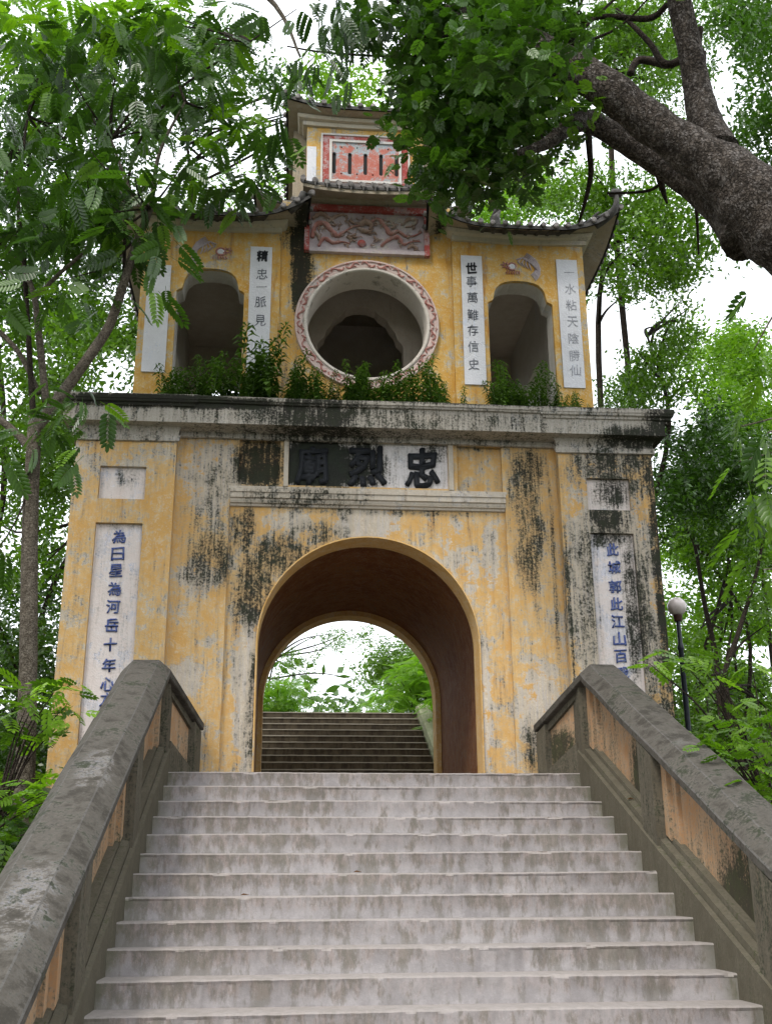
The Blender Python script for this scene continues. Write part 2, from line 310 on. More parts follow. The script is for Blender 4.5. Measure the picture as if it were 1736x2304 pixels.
M_WEED = leaf_mat('weed_green', (.022, .055, .010), (.10, .18, .03), .3)
def ground_mat():
    m = NT('leaf_litter_soil'); n = m.noise(3, 8, .7); f = m.noise(30, 8, .8)
    c = m.mix(m.step(n, .4, .6), (.05, .04, .025), (.04, .06, .02)); c = m.mix(m.math('MULTIPLY', m.step(f, .5, .65), .5), c, (.11, .09, .05))
    return m.bsdf(c, 1., m.bump(f, .8, .04))
M_GRD = ground_mat()
M_PAVE = plaster('landing_concrete', (.30, .28, .27), (.38, .36, .35), pale=(.45, .43, .43), dthr=.70, pthr=.62, rust=.05, streak=.3)

# ------------------------------------------------------------------ ground
def hgt(x, y):
    p = np.where(y < -7.05, -2.78, np.where(y < -1, -2.78+(y+7.05)/6.05*2.66, np.where(y < 4, -.12, np.where(y < 8, -.12+(y-4)*.49, 1.84+(y-8)*.03))))
    p = np.minimum(p, 9.)
    inner = np.clip((2.9-np.abs(x))/.5, 0, 1)*np.clip((9.5-y)/1.5, 0, 1)
    side = np.clip((np.abs(x)-3.6)/14, 0, 1)
    return p-inner*.4+side*.9*np.where(y > -8, 1, .3)+.12*np.sin(x*.9+y*.5)*np.clip((np.abs(x)-2.9)/2, 0, 1)
def ground():
    gx = np.concatenate([np.linspace(-320, -22, 12), np.linspace(-18, 18, 91), np.linspace(22, 320, 12)])
    gy = np.concatenate([np.linspace(-320, -32, 12), np.linspace(-28, 26, 120), np.linspace(30, 320, 12)])
    X, Y = np.meshgrid(gx, gy); Z = hgt(X, Y); n = len(gx)
    fs = [(j*n+i, j*n+i+1, (j+1)*n+i+1, (j+1)*n+i) for j in range(len(gy)-1) for i in range(n-1)]
    b = MB(); b.add(list(zip(X.ravel(), Y.ravel(), Z.ravel())), fs)
    b.build('ground', M_GRD, smooth=True, kind='structure', fix=False)
ground()
b = MB(); b.box((-2.62, -18, -3.2), (2.62, -7.0, -2.72)); b.build('paved_landing', M_PAVE, kind='structure')
b = MB(); b.box((-2.05, -.99, -.4), (2.05, 0.0, -.004)); b.box((-1.26, .001, -.4), (1.26, 4.2, -.006)); b.build('pavement', M_PAVE, kind='structure')
b = MB(); b.box((-1.9, 8.02, 1.2), (1.9, 16, 1.955)); b.build('upper_path', M_PAVE, kind='structure')

# ------------------------------------------------------------------ stairs
ST_Y, ST_T, ST_R = -1.01, .356, .16
stairs = thing('stone_staircase', 'wide flight of worn grey concrete steps climbing to the yellow gate', 'staircase', (0, -7.05, -2.72))
for k in range(17):
    y0 = ST_Y-k*ST_T; z1 = -k*ST_R; z0 = z1-ST_R
    n = 130; rings = []
    ph = random.uniform(0, 6); chip = False
    for i in range(n+1):
        x = -2.04+4.08*i/n
        e = .004*math.sin(x*2.1+ph)+random.uniform(-.0022, .0022); dz = .004*math.sin(x*1.3+ph*2)+random.uniform(-.0015, .0015)
        chip = random.random() < (.45 if i and chip else .04); c = random.uniform(.006, .02) if chip else 0
        prof = [(y0+.30+.1, z0-.12), (y0+.004, z0-.12), (y0+.003, z1-.03), (y0+.001+e*.5, z1-.022+dz), (y0-.001+e+c, z1-.011+dz), (y0+.007+e+c, z1-.002+dz-c*.4), (y0+.024+e, z1+.001+dz), (y0+.40, z1)]
        rings.append([(x, p, q) for p, q in prof])
    b = MB(); b.loft(rings); b.build('step', M_STAIR, stairs, (0, y0, z0), smooth=28)

def mir(s, p): return (s*p[0],)+tuple(p[1:])
def balustrade(s):
    side = 'left' if s < 0 else 'right'
    lab = 'left sloping balustrade with dark stone coping and orange panels, chalky scuffs and painted sun patches on its top' if s < 0 else 'right sloping balustrade with mossy dark coping and orange panels under a leafy shrub'
    t = thing('balustrade', lab, 'balustrade', (s*2.25, -7.2, -2.78), 'balustrades flanking the stairs')
    zr = lambda y: 1.08+.478*(y+1.1)
    # coping : profile (u across from inner to outer, z)
    prof = [(-.225, -.17), (-.236, -.162), (-.238, -.104), (-.230, -.092), (-.125, -.006), (-.115, -.001), (.125, .0), (.133, -.004), (.218, -.088), (.224, -.098), (.224, -.162), (.214, -.17)]
    ys = [-7.35]+list(np.linspace(-7.2, -1.16, 40))
    path = [(2.25, y, zr(y)) for y in ys]
    n1 = len(path)
    for q in np.linspace(0, 1, 6)[1:]: path.append((2.25-.27*q, -1.16+1.03*q, 1.052-.372*q))
    rings = []
    for i, (x, y, z) in enumerate(path):
        nx = .0 if i < n1-1 else (.13 if i == n1-1 else .268)   # plan normal turns at the knee
        wob = .004*math.sin(y*3.1)+random.uniform(-.002, .002)
        rings.append([(s*(x+u), y+u*nx, z+v+wob+.003*math.sin(y*5+u*9)) for u, v in prof])
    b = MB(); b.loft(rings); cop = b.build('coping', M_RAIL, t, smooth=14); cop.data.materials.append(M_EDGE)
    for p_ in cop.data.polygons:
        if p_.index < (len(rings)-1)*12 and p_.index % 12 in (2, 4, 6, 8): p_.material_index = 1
    # core wall
    b = MB(); out = []
    for y in (-7.3, -1.05): out.append([(s*2.17, y, zr(y)-1.6), (s*2.17, y, zr(y)-.19), (s*2.40, y, zr(y)-.19), (s*2.40, y, zr(y)-1.9)])
    b.loft(out); b.build('panel_wall', M_RPAN, t)
    # plinth with two ledges
    pz = lambda y: .165+.458*(y+1.09)
    b = MB(); b.loft([[(s*2.0, y, pz(y)-.75), (s*2.0, y, pz(y)), (s*2.035, y, pz(y)+.008), (s*2.042, y, pz(y)+.0), (s*2.046, y, pz(y)+.055), (s*2.10, y, pz(y)+.065), (s*2.107, y, pz(y)+.06), (s*2.11, y, pz(y)+.10), (s*2.30, y, pz(y)+.11), (s*2.30, y, pz(y)-.75)] for y in np.linspace(-7.2, -.95, 24)])
    b.build('plinth', M_PLIN, t)
    for y0, y1 in ((-1.08, -.76), (-3.15, -2.82), (-5.23, -4.9), (-7.33, -7.0)):
        b = MB(); top0 = zr(min(y0, -1.1))-.10; top1 = min(zr(y1), 1.08)-.17
        b.loft([[(s*2.018, y, zb) for y, zb in ((y0, top0-1.25-.3), (y1, top0-1.25-.3), (y1, top1), (y0, top0-.08))], [(s*2.42, y, zb) for y, zb in ((y0, top0-1.7), (y1, top0-1.7), (y1, top1), (y0, top0-.08))]])
        b.build('post', M_POST, t)
    for (ya, yb) in ((-2.82, -1.08), (-4.9, -3.15), (-7.0, -5.23)):
        # moulded jamb strips beside the posts and sloping fillets: the frame of each sunk panel
        for yy0, yy1, xx in ((yb-.11, yb-.001, 2.095), (yb-.20, yb-.112, 2.135), (ya+.001, ya+.07, 2.10)):
            b = MB(); b.loft([[(s*xx, yy0, pz(yy0)+.09), (s*xx, yy1, pz(yy1)+.09), (s*xx, yy1, zr(yy1)-.185), (s*xx, yy0, zr(yy0)-.185)], [(s*2.18, yy0, pz(yy0)+.09), (s*2.18, yy1, pz(yy1)+.09), (s*2.18, yy1, zr(yy1)-.185), (s*2.18, yy0, zr(yy0)-.185)]]); b.build('panel_jamb', M_RPAN, t)
        b = MB(); b.loft([[(s*2.13, y, zr(y)-.185), (s*2.13, y, zr(y)-.255), (s*2.18, y, zr(y)-.265), (s*2.18, y, zr(y)-.185)] for y in (ya+.072, yb-.202)]); b.build('panel_fillet', M_POST, t)
    # short turned-in end by the gate
    b = MB()
    def P(q, u, z): return (s*(2.25-.27*q+u), -1.1+.97*q+u*.268, z)
    def ztop(q): return 1.08-.40*q-.19
    b.loft([[P(.2, -.15, -.05), P(1.0, -.15, -.05), P(1.0, -.15, ztop(1)), P(.2, -.15, ztop(.2))], [P(.2, .2, -.05), P(1.0, .2, -.05), P(1.0, .2, ztop(1)), P(.2, .2, ztop(.2))]])
    b.build('panel_wall', M_RPAN, t)
    b = MB()
    b.loft([[P(.80, -.215, -.03), P(.995, -.215, -.03), P(.995, -.215, ztop(.995)), P(.80, -.215, ztop(.8))], [P(.80, .19, -.03), P(.995, .19, -.03), P(.995, .19, ztop(.995)), P(.80, .19, ztop(.8))]])
    b.loft([[P(.2, -.18, ztop(.2)-.07), P(.8, -.18, ztop(.8)-.07), P(.8, -.18, ztop(.8)), P(.2, -.18, ztop(.2))], [P(.2, -.14, ztop(.2)-.07), P(.8, -.14, ztop(.8)-.07), P(.8, -.14, ztop(.8)), P(.2, -.14, ztop(.2))]])
    b.loft([[P(.2, -.20, -.04), P(.8, -.20, -.04), P(.8, -.20, .10), P(.2, -.20, .30)], [P(.2, -.14, -.04), P(.8, -.14, -.04), P(.8, -.14, .11), P(.2, -.14, .31)]])
    b.build('end_post', M_POST, t)
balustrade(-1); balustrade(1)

# back stairs seen through the arch
bs = thing('back_staircase', 'dark mossy flight of steps rising behind the archway', 'staircase', (0, 4.2, 0))
for k in range(14):
    y0 = 8.0-k*.286; z1 = 1.97-k*.1407
    if z1 < .05: break
    b = MB(); n = 24
    b.loft([[(x, y0+.45, z1-.24), (x, y0+.01, z1-.24), (x, y0+.008, z1-.03), (x, y0-.006+random.uniform(-.004, .004), z1-.02), (x, y0+.004, z1+random.uniform(-.004, .003)), (x, y0+.45, z1)] for x in np.linspace(-1.42, 1.44, n)])
    b.build('step', M_BSTAIR, bs, (0, y0, z1-.1407))
for s, lab in ((-1, 'low mossy kerb wall on the left of the back stairs'), (1, 'low green mossy kerb wall on the right of the back stairs')):
    M_KERB = bpy.data.materials.get('mossy_kerb') or plaster('mossy_kerb', (.20, .22, .12), (.30, .31, .19), pale=(.40, .40, .30), dthr=.74, pthr=.66, rust=.1, dark=(.06, .07, .03))
    b = MB(); b.loft([[(s*1.46, y, z-.6), (s*1.46, y, z+.12), (s*1.50, y, z+.15), (s*1.64, y, z+.15), (s*1.68, y, z+.12), (s*1.68, y, z-.6)] for y, z in [(4.25, .14), (6, 1.0), (8.0, 1.98), (8.3, 2.0)]])
    o = b.build('kerb_wall', M_KERB, None, (s*1.57, 6.2, .8)); tag(o, lab, 'wall')

# ------------------------------------------------------------------ gatehouse
G = thing('gatehouse', 'tall weathered yellow gatehouse with central archway, round window and curved tiled roofs', 'gate', (0, 0, 0))
R_A, SPR = 1.23, 1.5
def archpts(r, spr=SPR, zb=-.5, n=40): return [(r, zb)]+arc(0, spr, r, 0, 180, n)+[(-r, zb)]
# field behind the recess, with the arch (front wall)
def inverted_u(xo, zb, zt, inner): return [(-xo, zb), (-xo, zt), (xo, zt), (xo, zb)]+inner
b = MB(); b.plate([(-3.3, -.6), (-3.3, 3.92), (3.3, 3.92), (3.3, -.6)]+[p for p in archpts(R_A, zb=-.6)], [], .06, .40)
b.build('front_wall', M_YEL, G)
b = MB(); b.plate([(-2.2, -.6), (-2.2, 3.9), (2.2, 3.9), (2.2, -.6), (1.585, -.6), (1.585, 3.262), (-1.585, 3.262), (-1.585, -.6)],
                  [[(-.93, 3.325), (.925, 3.325), (.925, 3.885), (-.93, 3.885)], [(-1.50, 3.325), (-1.03, 3.325), (-1.03, 3.885), (-1.50, 3.885)], [(1.03, 3.30), (1.56, 3.30), (1.56, 3.885), (1.03, 3.885)]], .0, .058)
b.build('facing_wall', M_YEL, G)
b = MB(); b.box((-.93, .03, 3.3255), (.925, .057, 3.885)); plq = b.build('name_plaque', M_PLQ, G, label='whitewashed name plaque streaked with black mould, three characters')
b = MB()   # raised fillets round the plaque
for x0, x1, z0, z1 in ((-.985, -.932, 3.31, 3.895), (.927, .985, 3.31, 3.895), (-1.6, 1.6, 3.268, 3.30)): b.box((x0, -.016, z0), (x1, .028, z1))
b.build('plaque_frame', M_LINT, G)
# lintel moulding
def sweepx(prof, x0, x1, ends=True, n=1):
    b = MB(); b.loft([[(x, y, z) for y, z in prof] for x in np.linspace(x0, x1, n+1)]); return b
prof = [(.07, 3.07), (.03, 3.075), (.022, 3.10), (.0, 3.105), (-.012, 3.13), (-.012, 3.15), (-.035, 3.158), (-.035, 3.215), (-.05, 3.22), (-.05, 3.258), (.07, 3.26)]
sweepx(prof, -1.583, 1.583).build('lintel_moulding', M_LINT, G)
# arch band: thin rim a few mm proud
b = MB()
o1 = archpts(R_A+.0, zb=-.02); rings = []
for (x, z) in o1:
    d = Vector((x, 0, z-SPR if z > SPR else 0)).normalized() if z > SPR else Vector((1 if x > 0 else -1, 0, 0))
    rings.append([(x-d.x*.004, .03, z-d.z*.004), (x-d.x*.004, .41, z-d.z*.004), (x+d.x*.02, .41, z+d.z*.02), (x+d.x*.012, .035, z+d.z*.012)])
b.loft(rings); b.build('arch_reveal', M_REV, G, smooth=40)
# vault
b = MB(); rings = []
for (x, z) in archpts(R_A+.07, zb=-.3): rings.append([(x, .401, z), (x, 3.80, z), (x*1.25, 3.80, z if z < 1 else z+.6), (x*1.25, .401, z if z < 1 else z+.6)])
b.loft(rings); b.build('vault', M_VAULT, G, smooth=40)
b = MB(); b.plate([(-3.3, -.6), (-3.3, 3.92), (3.3, 3.92), (3.3, -.6)]+[p for p in archpts(R_A, zb=-.6)], [], 3.801, 4.15); b.build('rear_wall', M_REV, G)
for s in (-1, 1):
    b = MB(); b.box((min(s*1.7, s*3.295), .401, -.6), (max(s*1.7, s*3.295), 3.80, 3.92)); b.build('side_wall', M_YEL, G)
b = MB(); b.box((-3.25, .401, 3.4), (3.25, 3.80, 3.915)); b.build('terrace_slab', M_ROOM, G)
# piers
def char_obj(ch, mat, parent, x, y, z, w_, h_, bold=.0, ext=.008, rot=0.):
    cu = bpy.data.curves.new('character', 'FONT'); cu.body = ch; cu.size = 1.; cu.extrude = 0.; cu.offset = bold; cu.align_x = 'CENTER'; cu.resolution_u = 3
    tmp = bpy.data.objects.new('tmp', cu); col.objects.link(tmp)
    dg = bpy.context.evaluated_depsgraph_get(); me = bpy.data.meshes.new_from_object(tmp.evaluated_get(dg)); bpy.data.objects.remove(tmp)
    me.name = 'character'; n = len(me.vertices); co = np.empty(n*3); me.vertices.foreach_get('co', co); co = co.reshape(-1, 3)
    if n == 0: return None
    mn = co.min(0); mxx = co.max(0); c = (mn+mxx)/2; sz = np.maximum(mxx-mn, .3)
    u = (co[:, 0]-c[0])/sz[0]*w_; v = (co[:, 1]-c[1])/sz[1]*h_
    if mxx[1]-mn[1] < .3: v = (co[:, 1]-c[1])*h_*.9
    # brushed look: small waviness
    u2 = u+.012*w_*np.sin(v/h_*9+x*7); v2 = v+.02*h_*np.sin(u/w_*6+z*5)+.05*u*h_/w_
    cr, sr = math.cos(rot), math.sin(rot)
    u2 = u2*(1+.05*np.sin(v/h_*5+x*11+z*3)); v2 = v2+.03*h_*np.sin(u/w_*11+z*17)*np.cos(v/h_*4+x)
    out = np.stack([u2*cr-v2*sr, np.zeros(n), u2*sr+v2*cr], 1)
    me.vertices.foreach_set('co', out.ravel()); me.update()
    bm = bmesh.new(); bm.from_mesh(me)
    shifts = [(0, 0)] if bold <= 0 else [(bold*math.cos(t), bold*math.sin(t)) for t in np.linspace(0, 2*math.pi, 7)[:-1]]+[(0, 0)]
    base = bm.faces[:]; groups = []
    for k in range(len(shifts)-1): groups.append([g for g in bmesh.ops.duplicate(bm, geom=base)['geom'] if isinstance(g, bmesh.types.BMFace)])
    groups.append(base)
    for k, (g, (dx, dz)) in enumerate(zip(groups, shifts)):
        vs0 = list({v for fc in g for v in fc.verts}); bmesh.ops.translate(bm, verts=vs0, vec=(dx, 0, dz))
        r = bmesh.ops.extrude_face_region(bm, geom=g); vs = [e for e in r['geom'] if isinstance(e, bmesh.types.BMVert)]
        bmesh.ops.translate(bm, verts=vs, vec=(0, -ext-.0007*k, 0))
    bmesh.ops.recalc_face_normals(bm, faces=bm.faces); bm.to_mesh(me); bm.free()
    me.materials.clear(); me.materials.append(mat)
    return link('character', me, parent, (x, y, z))
LC = [('為', 258, 1160), ('日', 255, 1197), ('星', 251, 1233), ('為', 248, 1273), ('河', 245, 1311), ('岳', 242, 1351), ('十', 239, 1393), ('年', 236, 1437), ('心', 233, 1478), ('方', 231, 1512)]
RC = [('此', 1322, 1188), ('城', 1326, 1226), ('郭', 1328, 1268), ('此', 1331, 1305), ('江', 1333, 1343), ('山', 1337, 1381), ('百', 1340, 1418), ('戰', 1343, 1456)]
for s in (-1, 1):
    X = lambda a: s*a
    rect = lambda x0, x1, z0, z1: [(min(s*x0, s*x1), z0), (max(s*x0, s*x1), z0), (max(s*x0, s*x1), z1), (min(s*x0, s*x1), z1)]
    b = MB(); b.plate(rect(2.2, 3.32, -.6, 3.9), [rect(2.52, 3.03, 3.06, 3.45), rect(2.52, 3.03, .15, 2.78)], -.15, -.08); b.build('pier', M_YEL, G)
    b = MB(); b.plate(rect(2.2, 3.32, -.6, 3.9), [], -.0795, .059); b.build('pier_core', M_YEL, G)
    b = MB(); b.plate(rect(2.521, 3.029, .151, 2.779), [], -.10, -.081); ip = b.build('inscription_panel', M_WPAN, G, label='tall white sunk panel with a column of blue characters')
    b = MB(); b.plate(rect(2.521, 3.029, 3.061, 3.449), [], -.098, -.081); b.build('small_sunk_panel', M_WPAN, G)
    for ch, px, py in (LC if s < 0 else RC):
        p = at(px, py, -.10); char_obj(ch, M_BLUE, ip, p[0], -.10, p[2], .14, .145, .003, .010)
for ch, x0, x1 in (('廟', -.85, -.46), ('烈', -.25, .20), ('忠', .41, .83)):
    char_obj(ch, M_INK, plq, (x0+x1)/2, .03, 3.585, x1-x0-.03, .47, .011, .03)
# main cornice breaking forward over the piers
CP = [(.02, .155, 3.88, 3.765), (.05, .185, 3.885, 3.77), (.05, .185, 3.945, 3.835), (.03, .165, 3.95, 3.84), (.045, .175, 3.99, 3.90), (.085, .21, 4.03, 3.965), (.13, .235, 4.045, 3.985), (.14, .24, 4.07, 4.02), (.165, .262, 4.075, 4.028), (.17, .266, 4.10, 4.056), (.205, .29, 4.105, 4.064), (.21, .294, 4.128, 4.092),
      (.25, .32, 4.133, 4.10), (.256, .324, 4.152, 4.124), (.30, .35, 4.158, 4.133), (.306, .354, 4.178, 4.16), (.36, .38, 4.184, 4.17), (.368, .385, 4.205, 4.195), (.383, .392, 4.208, 4.20), (.388, .395, 4.25, 4.25), (.37, .38, 4.262, 4.262)]
rings = []
for pc, pp, zc, zp in CP:
    q = pp-.15; plan = [(-3.32-q, 4.2), (-3.32-q, -pp)]
    plan += [(x, -pp) for x in np.linspace(-3.32-q, -2.2+q, 14)[1:]]+[(x, -pc) for x in np.linspace(-2.2+q, 2.2-q, 50)]+[(x, -pp) for x in np.linspace(2.2-q, 3.32+q, 14)[:-1]]
    plan += [(3.32+q, -pp), (3.32+q, 4.2)]
    rings.append([(x, y, (zp if (abs(x) > 2.2-q+1e-4 or (abs(x) > 2.2-q-1e-4 and y < -pc-1e-5)) else zc)-.015+random.uniform(-.0022, .0022)+.004*math.sin(x*2.3)) for x, y in plan])
b = MB(); b.loft(rings, closed=False); b.build('main_cornice', M_CORN, G, smooth=25, fix=True)
b = MB(); b.box((-3.45, -.33, 3.93), (3.45, 4.2, 4.215)); b.build('terrace_floor', M_CORN, G)

# ------------------------------------------------------------------ upper storey
UY = .276; ZB = 4.215
def winpts(c, rev=False):
    h = [(.415, ZB), (.415, 5.96), (.385, 5.985), (.35, 6.0), (.335, 6.06), (.325, 6.12), (.30, 6.18), (.25, 6.235), (.19, 6.265), (.10, 6.285), (0, 6.29)]
    return [(c+x, z) for x, z in h]+[(c-x, z) for x, z in h[::-1][1:]]
WC = 1.945
for s in (-1, 1):
    c = s*WC; a, d = sorted((s*1.09, s*2.80))
    b = MB(); b.plate([(a, ZB), (a, 6.88), (d, 6.88), (d, ZB)]+winpts(c)[0:], [], UY, UY+.06); b.build('wing_facing', M_PIERD, G)
    b = MB(); b.plate([(a, ZB), (a, 6.88), (d, 6.88), (d, ZB)]+winpts(c)[0:], [], UY+.0605, UY+.34); b.build('window_reveal', M_UREV, G)
    # side wall, with an opening like those of the front, and rear wall
    x0, x1 = sorted((s*2.50, s*2.795))
    def side(x0, x1, yc, hw, zt):
        b = MB(); b.box((x0, UY+.341, ZB), (x1, yc-hw, 6.87)); b.box((x0, yc+hw, ZB), (x1, 3.55, 6.87)); b.box((x0, yc-hw, zt), (x1, yc+hw, 6.87)); return b
    side(x0, x1, 2.1, .36, 5.9).build('side_wall', M_UREV, G)
    b = MB(); b.plate([(a, ZB), (a, 6.88), (d, 6.88), (d, ZB)]+winpts(c)[0:], [], 3.551, 3.82); b.build('rear_wall', M_ROOM, G)
    b = MB(); x0, x1 = sorted((s*1.10, s*1.32)); b.box((x0, UY+.341, ZB), (x1, 3.55, 6.87)); b.build('partition_wall', M_ROOM, G)
    b = MB(); b.box((a+.01, UY+.01, 6.885), (d-.01, 3.81, 6.95)); b.build('ceiling', M_ROOM, G)
# central bay
OC, RO, RI = 5.60, .90, .745
ocl = [(p[0], p[1]) for p in arc(0, OC, RI, 0, 360, 64)[:-1]]
b = MB(); b.plate([(-1.088, ZB), (-1.088, 7.36), (1.088, 7.36), (1.088, ZB)], [[(x*1.04, OC+(z-OC)*1.04) for x, z in ocl]], UY+.04, UY+.14); b.build('centre_facing', M_PIERD, G)
b = MB()
rings = []
for k in range(97):
    t = 2*math.pi*k/96; cx, sz = math.cos(t), math.sin(t)
    rings.append([(r*cx, y, OC+r*sz) for r, y in ((RI, UY+.45), (RI, UY+.0), (RI+.012, UY-.015), (RI+.035, UY-.015), (RI+.04, UY+.0), (RI+.048, UY+.002), (RI+.048, UY+.141), (RI+.06, UY+.45))])
b.loft(rings, caps=False); b.build('oculus_lip', M_OCW, G, smooth=35)
b = MB(); rings = []
for k in range(97):
    t = 2*math.pi*k/96; cx, sz = math.cos(t), math.sin(t)
    rings.append([(r*cx, y, OC+r*sz) for r, y in ((RI+.05, UY+.06), (RI+.05, UY+.005), (RI+.062, UY+.0), (RO-.03, UY+.0), (RO-.026, UY-.014), (RO-.006, UY-.014), (RO, UY+.0), (RO, UY+.06))])
b.loft(rings, caps=False)
orb = b.build('oculus_border', M_OCU, G, smooth=35)
b = MB()
for k in range(26):   # scrolling vine in the border
    t0 = 2*math.pi*k/26; rr = (RI+RO)/2+.012; pts = []
    for j in range(9):
        u = j/8; t = t0+u*.21; r = rr+.034*math.sin(u*2*math.pi)*(1 if k % 2 else -1); pts.append((r*math.cos(t), UY-.004, OC+r*math.sin(t)))
    b.tube(pts, [.009, .013, .015, .013, .011, .013, .016, .012, .006], 5)
    for q in range(2):
        t = t0+.05+q*.1; r = rr+(.026 if q else -.026); b.tube([(r*math.cos(t), UY-.002, OC+r*math.sin(t)), ((r+.012)*math.cos(t+.03), UY-.012, OC+(r+.012)*math.sin(t+.03)), ((r-.006)*math.cos(t+.06), UY-.003, OC+(r-.006)*math.sin(t+.06))], [.006, .013, .004], 5)
b.build('vine_relief', M_RELP, orb, kind='stuff')
b = MB(); h_ = [(.58, ZB), (.58, 5.93), (.55, 5.98), (.50, 6.03), (.47, 6.14), (.40, 6.23), (.36, 6.32), (.25, 6.40), (.2, 6.47), (.1, 6.51), (0, 6.52)]
b.plate([(-1.09, ZB), (-1.09, 7.3), (1.09, 7.3), (1.09, ZB)]+h_+[(-x, z) for x, z in h_[::-1][1:]], [], 1.5, 1.72); b.build('inner_wall', M_ROOM, G)
b = MB(); b.box((-1.09, 3.4, ZB), (1.09, 3.8, 8.2)); b.build('rear_wall', M_ROOM, G)
b = MB(); b.box((-1.089, UY+.15, 7.3), (1.089, 3.39, 7.36)); b.build('ceiling', M_ROOM, G)
# couplet panels
UP = [(-2.72, -2.44, 4.83, 6.30, '', M_FADE), (-1.47, -1.20, 4.80, 6.62, '精忠一脈見', M_INKG), (1.20, 1.47, 4.80, 6.62, '世事萬難存信史', M_INKG), (2.44, 2.71, 4.80, 6.62, '一水粘天陰勝仙', M_FADE)]
CY = {1: [(567, 553), (566, 592), (565, 620), (563, 652), (562, 692)], 2: [(1018, 579), (1018, 608), (1020, 643), (1021, 680), (1021, 714), (1022, 749), (1023, 787)], 3: [(1229, 588), (1231, 624), (1233, 659), (1236, 695), (1238, 731), (1240, 768), (1242, 800)]}
LBL = ['far left pale panel, its writing worn away', 'pale panel headed by a bold black character, left of the round window', 'pale panel of seven black characters, right of the round window', 'far right pale panel of faint grey characters']
for i, (x0, x1, z0, z1, tx, mt) in enumerate(UP):
    b = MB(); b.plate([(x0, z0), (x1, z0), (x1, z1), (x0, z1)], [], UY-.018, UY-.001); cp = b.build('couplet_panel', M_UPAN, G, label=LBL[i])
    for j, ch in enumerate(tx):
        p = at(*CY[i][j], UY-.02); mm = M_INK if (i == 1 and j == 0) or (i == 2 and j == 0) else (M_FADE if i == 3 or (i == 1 and j == 2) else M_INKG)
        char_obj(ch, mm, cp, p[0], UY-.0185, p[2], .135, .15, .004 if mm is M_INK else .0, .004)
# bat and peach stucco motifs
def motif(cx, cz, s, ip):
    b = MB(); y = ip-.005
    def T(pts, r, seg=6): b.tube([(cx+s*u, y-.006, cz+v) for u, v in pts], r, seg)
    for k in range(5):
        t = np.linspace(0, 1, 8); T([(.05+.20*math.sin(q*2.2+.2)+.012*k, .12-.24*q+.02*k*math.cos(q*3)) for q in t], list(.006+.010*np.sin(np.pi*t)))
    for k in range(4): T([(.07+.03*k, .12-.01*k), (.02+.05*k, .07-.02*k), (.07+.04*k, .01-.02*k)], [.006, .012, .005])
    T([(-.0, .10), (.08, .13), (.16, .10)], [.007, .012, .006])
    b.build('bat_relief', M_RELG, G, kind='stuff')
    b = MB()
    ring = [(-.06+.058*math.cos(a), -.005+.05*math.sin(a)) for a in np.linspace(0, 2*math.pi, 13)]
    T(ring, .013)
    for k in range(7):
        a = k*.9+.3; T([(-.14+.02*math.cos(a), .01+.02*math.sin(a)), (-.14+.065*math.cos(a), .01+.06*math.sin(a))], [.012, .005])
    for k in range(6): T([(-.06+.03*k-.06, -.07), (-.08+.035*k-.06, -.10-.01*(k % 2)), (-.05+.03*k-.07, -.12)], [.010, .009, .004])
    b.build('peach_relief', M_RELP, G, kind='stuff')
    b = MB(); b.lathe([(.0, -.02), (.03, -.016), (.045, 0), (.03, .016), (.0, .02)], (0, 0, 0), 14)
    b.v = [(cx+s*(-.06)+vx, y-.004+vz*.5, cz-.005+vy) for vx, vy, vz in b.v]; b.build('peach_relief', M_UPAN, G)
motif(-1.90, 6.535, -1, UY); motif(1.92, 6.495, 1, UY)
# dragon relief panel with red frame
b = MB()
for x0, x1, z0, z1 in ((-.80, .80, 7.20, 7.285), (-.80, -.735, 6.60, 7.1995), (.735, .80, 6.585, 7.1995)): b.box((x0, UY-.03, z0), (x1, UY+.06, z1))
b.build('relief_frame', M_RED, G)
b = MB(); b.box((-.7345, UY-.028, 6.59), (.7345, UY+.06, 6.645)); b.build('relief_sill', M_RELG, G)
b = MB(); b.box((-.7345, UY+.02, 6.6455), (.7345, UY+.06, 7.1995)); rp = b.build('relief_panel', M_RELG, G)
def rel(name, curves, mat, y=UY+.012):
    b = MB()
    for pts, rr in curves:
        P = smoothpath([(p[0], y-.004, p[1], 0) for p in pts], 5); n = len(P); t = np.linspace(0, 1, n)
        r = [rr*(.35+.65*math.sin(math.pi*min(1, q*1.15+.08)))*(1+.18*math.sin(q*40)) for q in t]
        b.tube([p[:3] for p in P], r, 7, flat=.7)
    return b.build(name, mat, rp, smooth=True, kind='stuff')
rel('dragon_body', [([(-.70, 6.80), (-.66, 6.98), (-.55, 7.02), (-.46, 6.92), (-.38, 6.84), (-.30, 6.90), (-.18, 6.99), (-.05, 7.02)], .045), ([(.02, 7.04), (.14, 7.12), (.24, 7.0), (.30, 6.9), (.40, 6.95), (.50, 6.88), (.62, 6.90), (.70, 6.96)], .036),
                    ([(.18, 6.72), (.28, 6.82), (.40, 6.86), (.46, 6.76), (.56, 6.80), (.68, 6.82)], .034), ([(-.62, 6.68), (-.55, 6.80), (-.44, 6.74), (-.32, 6.76), (-.22, 6.74)], .032)], M_RELP)
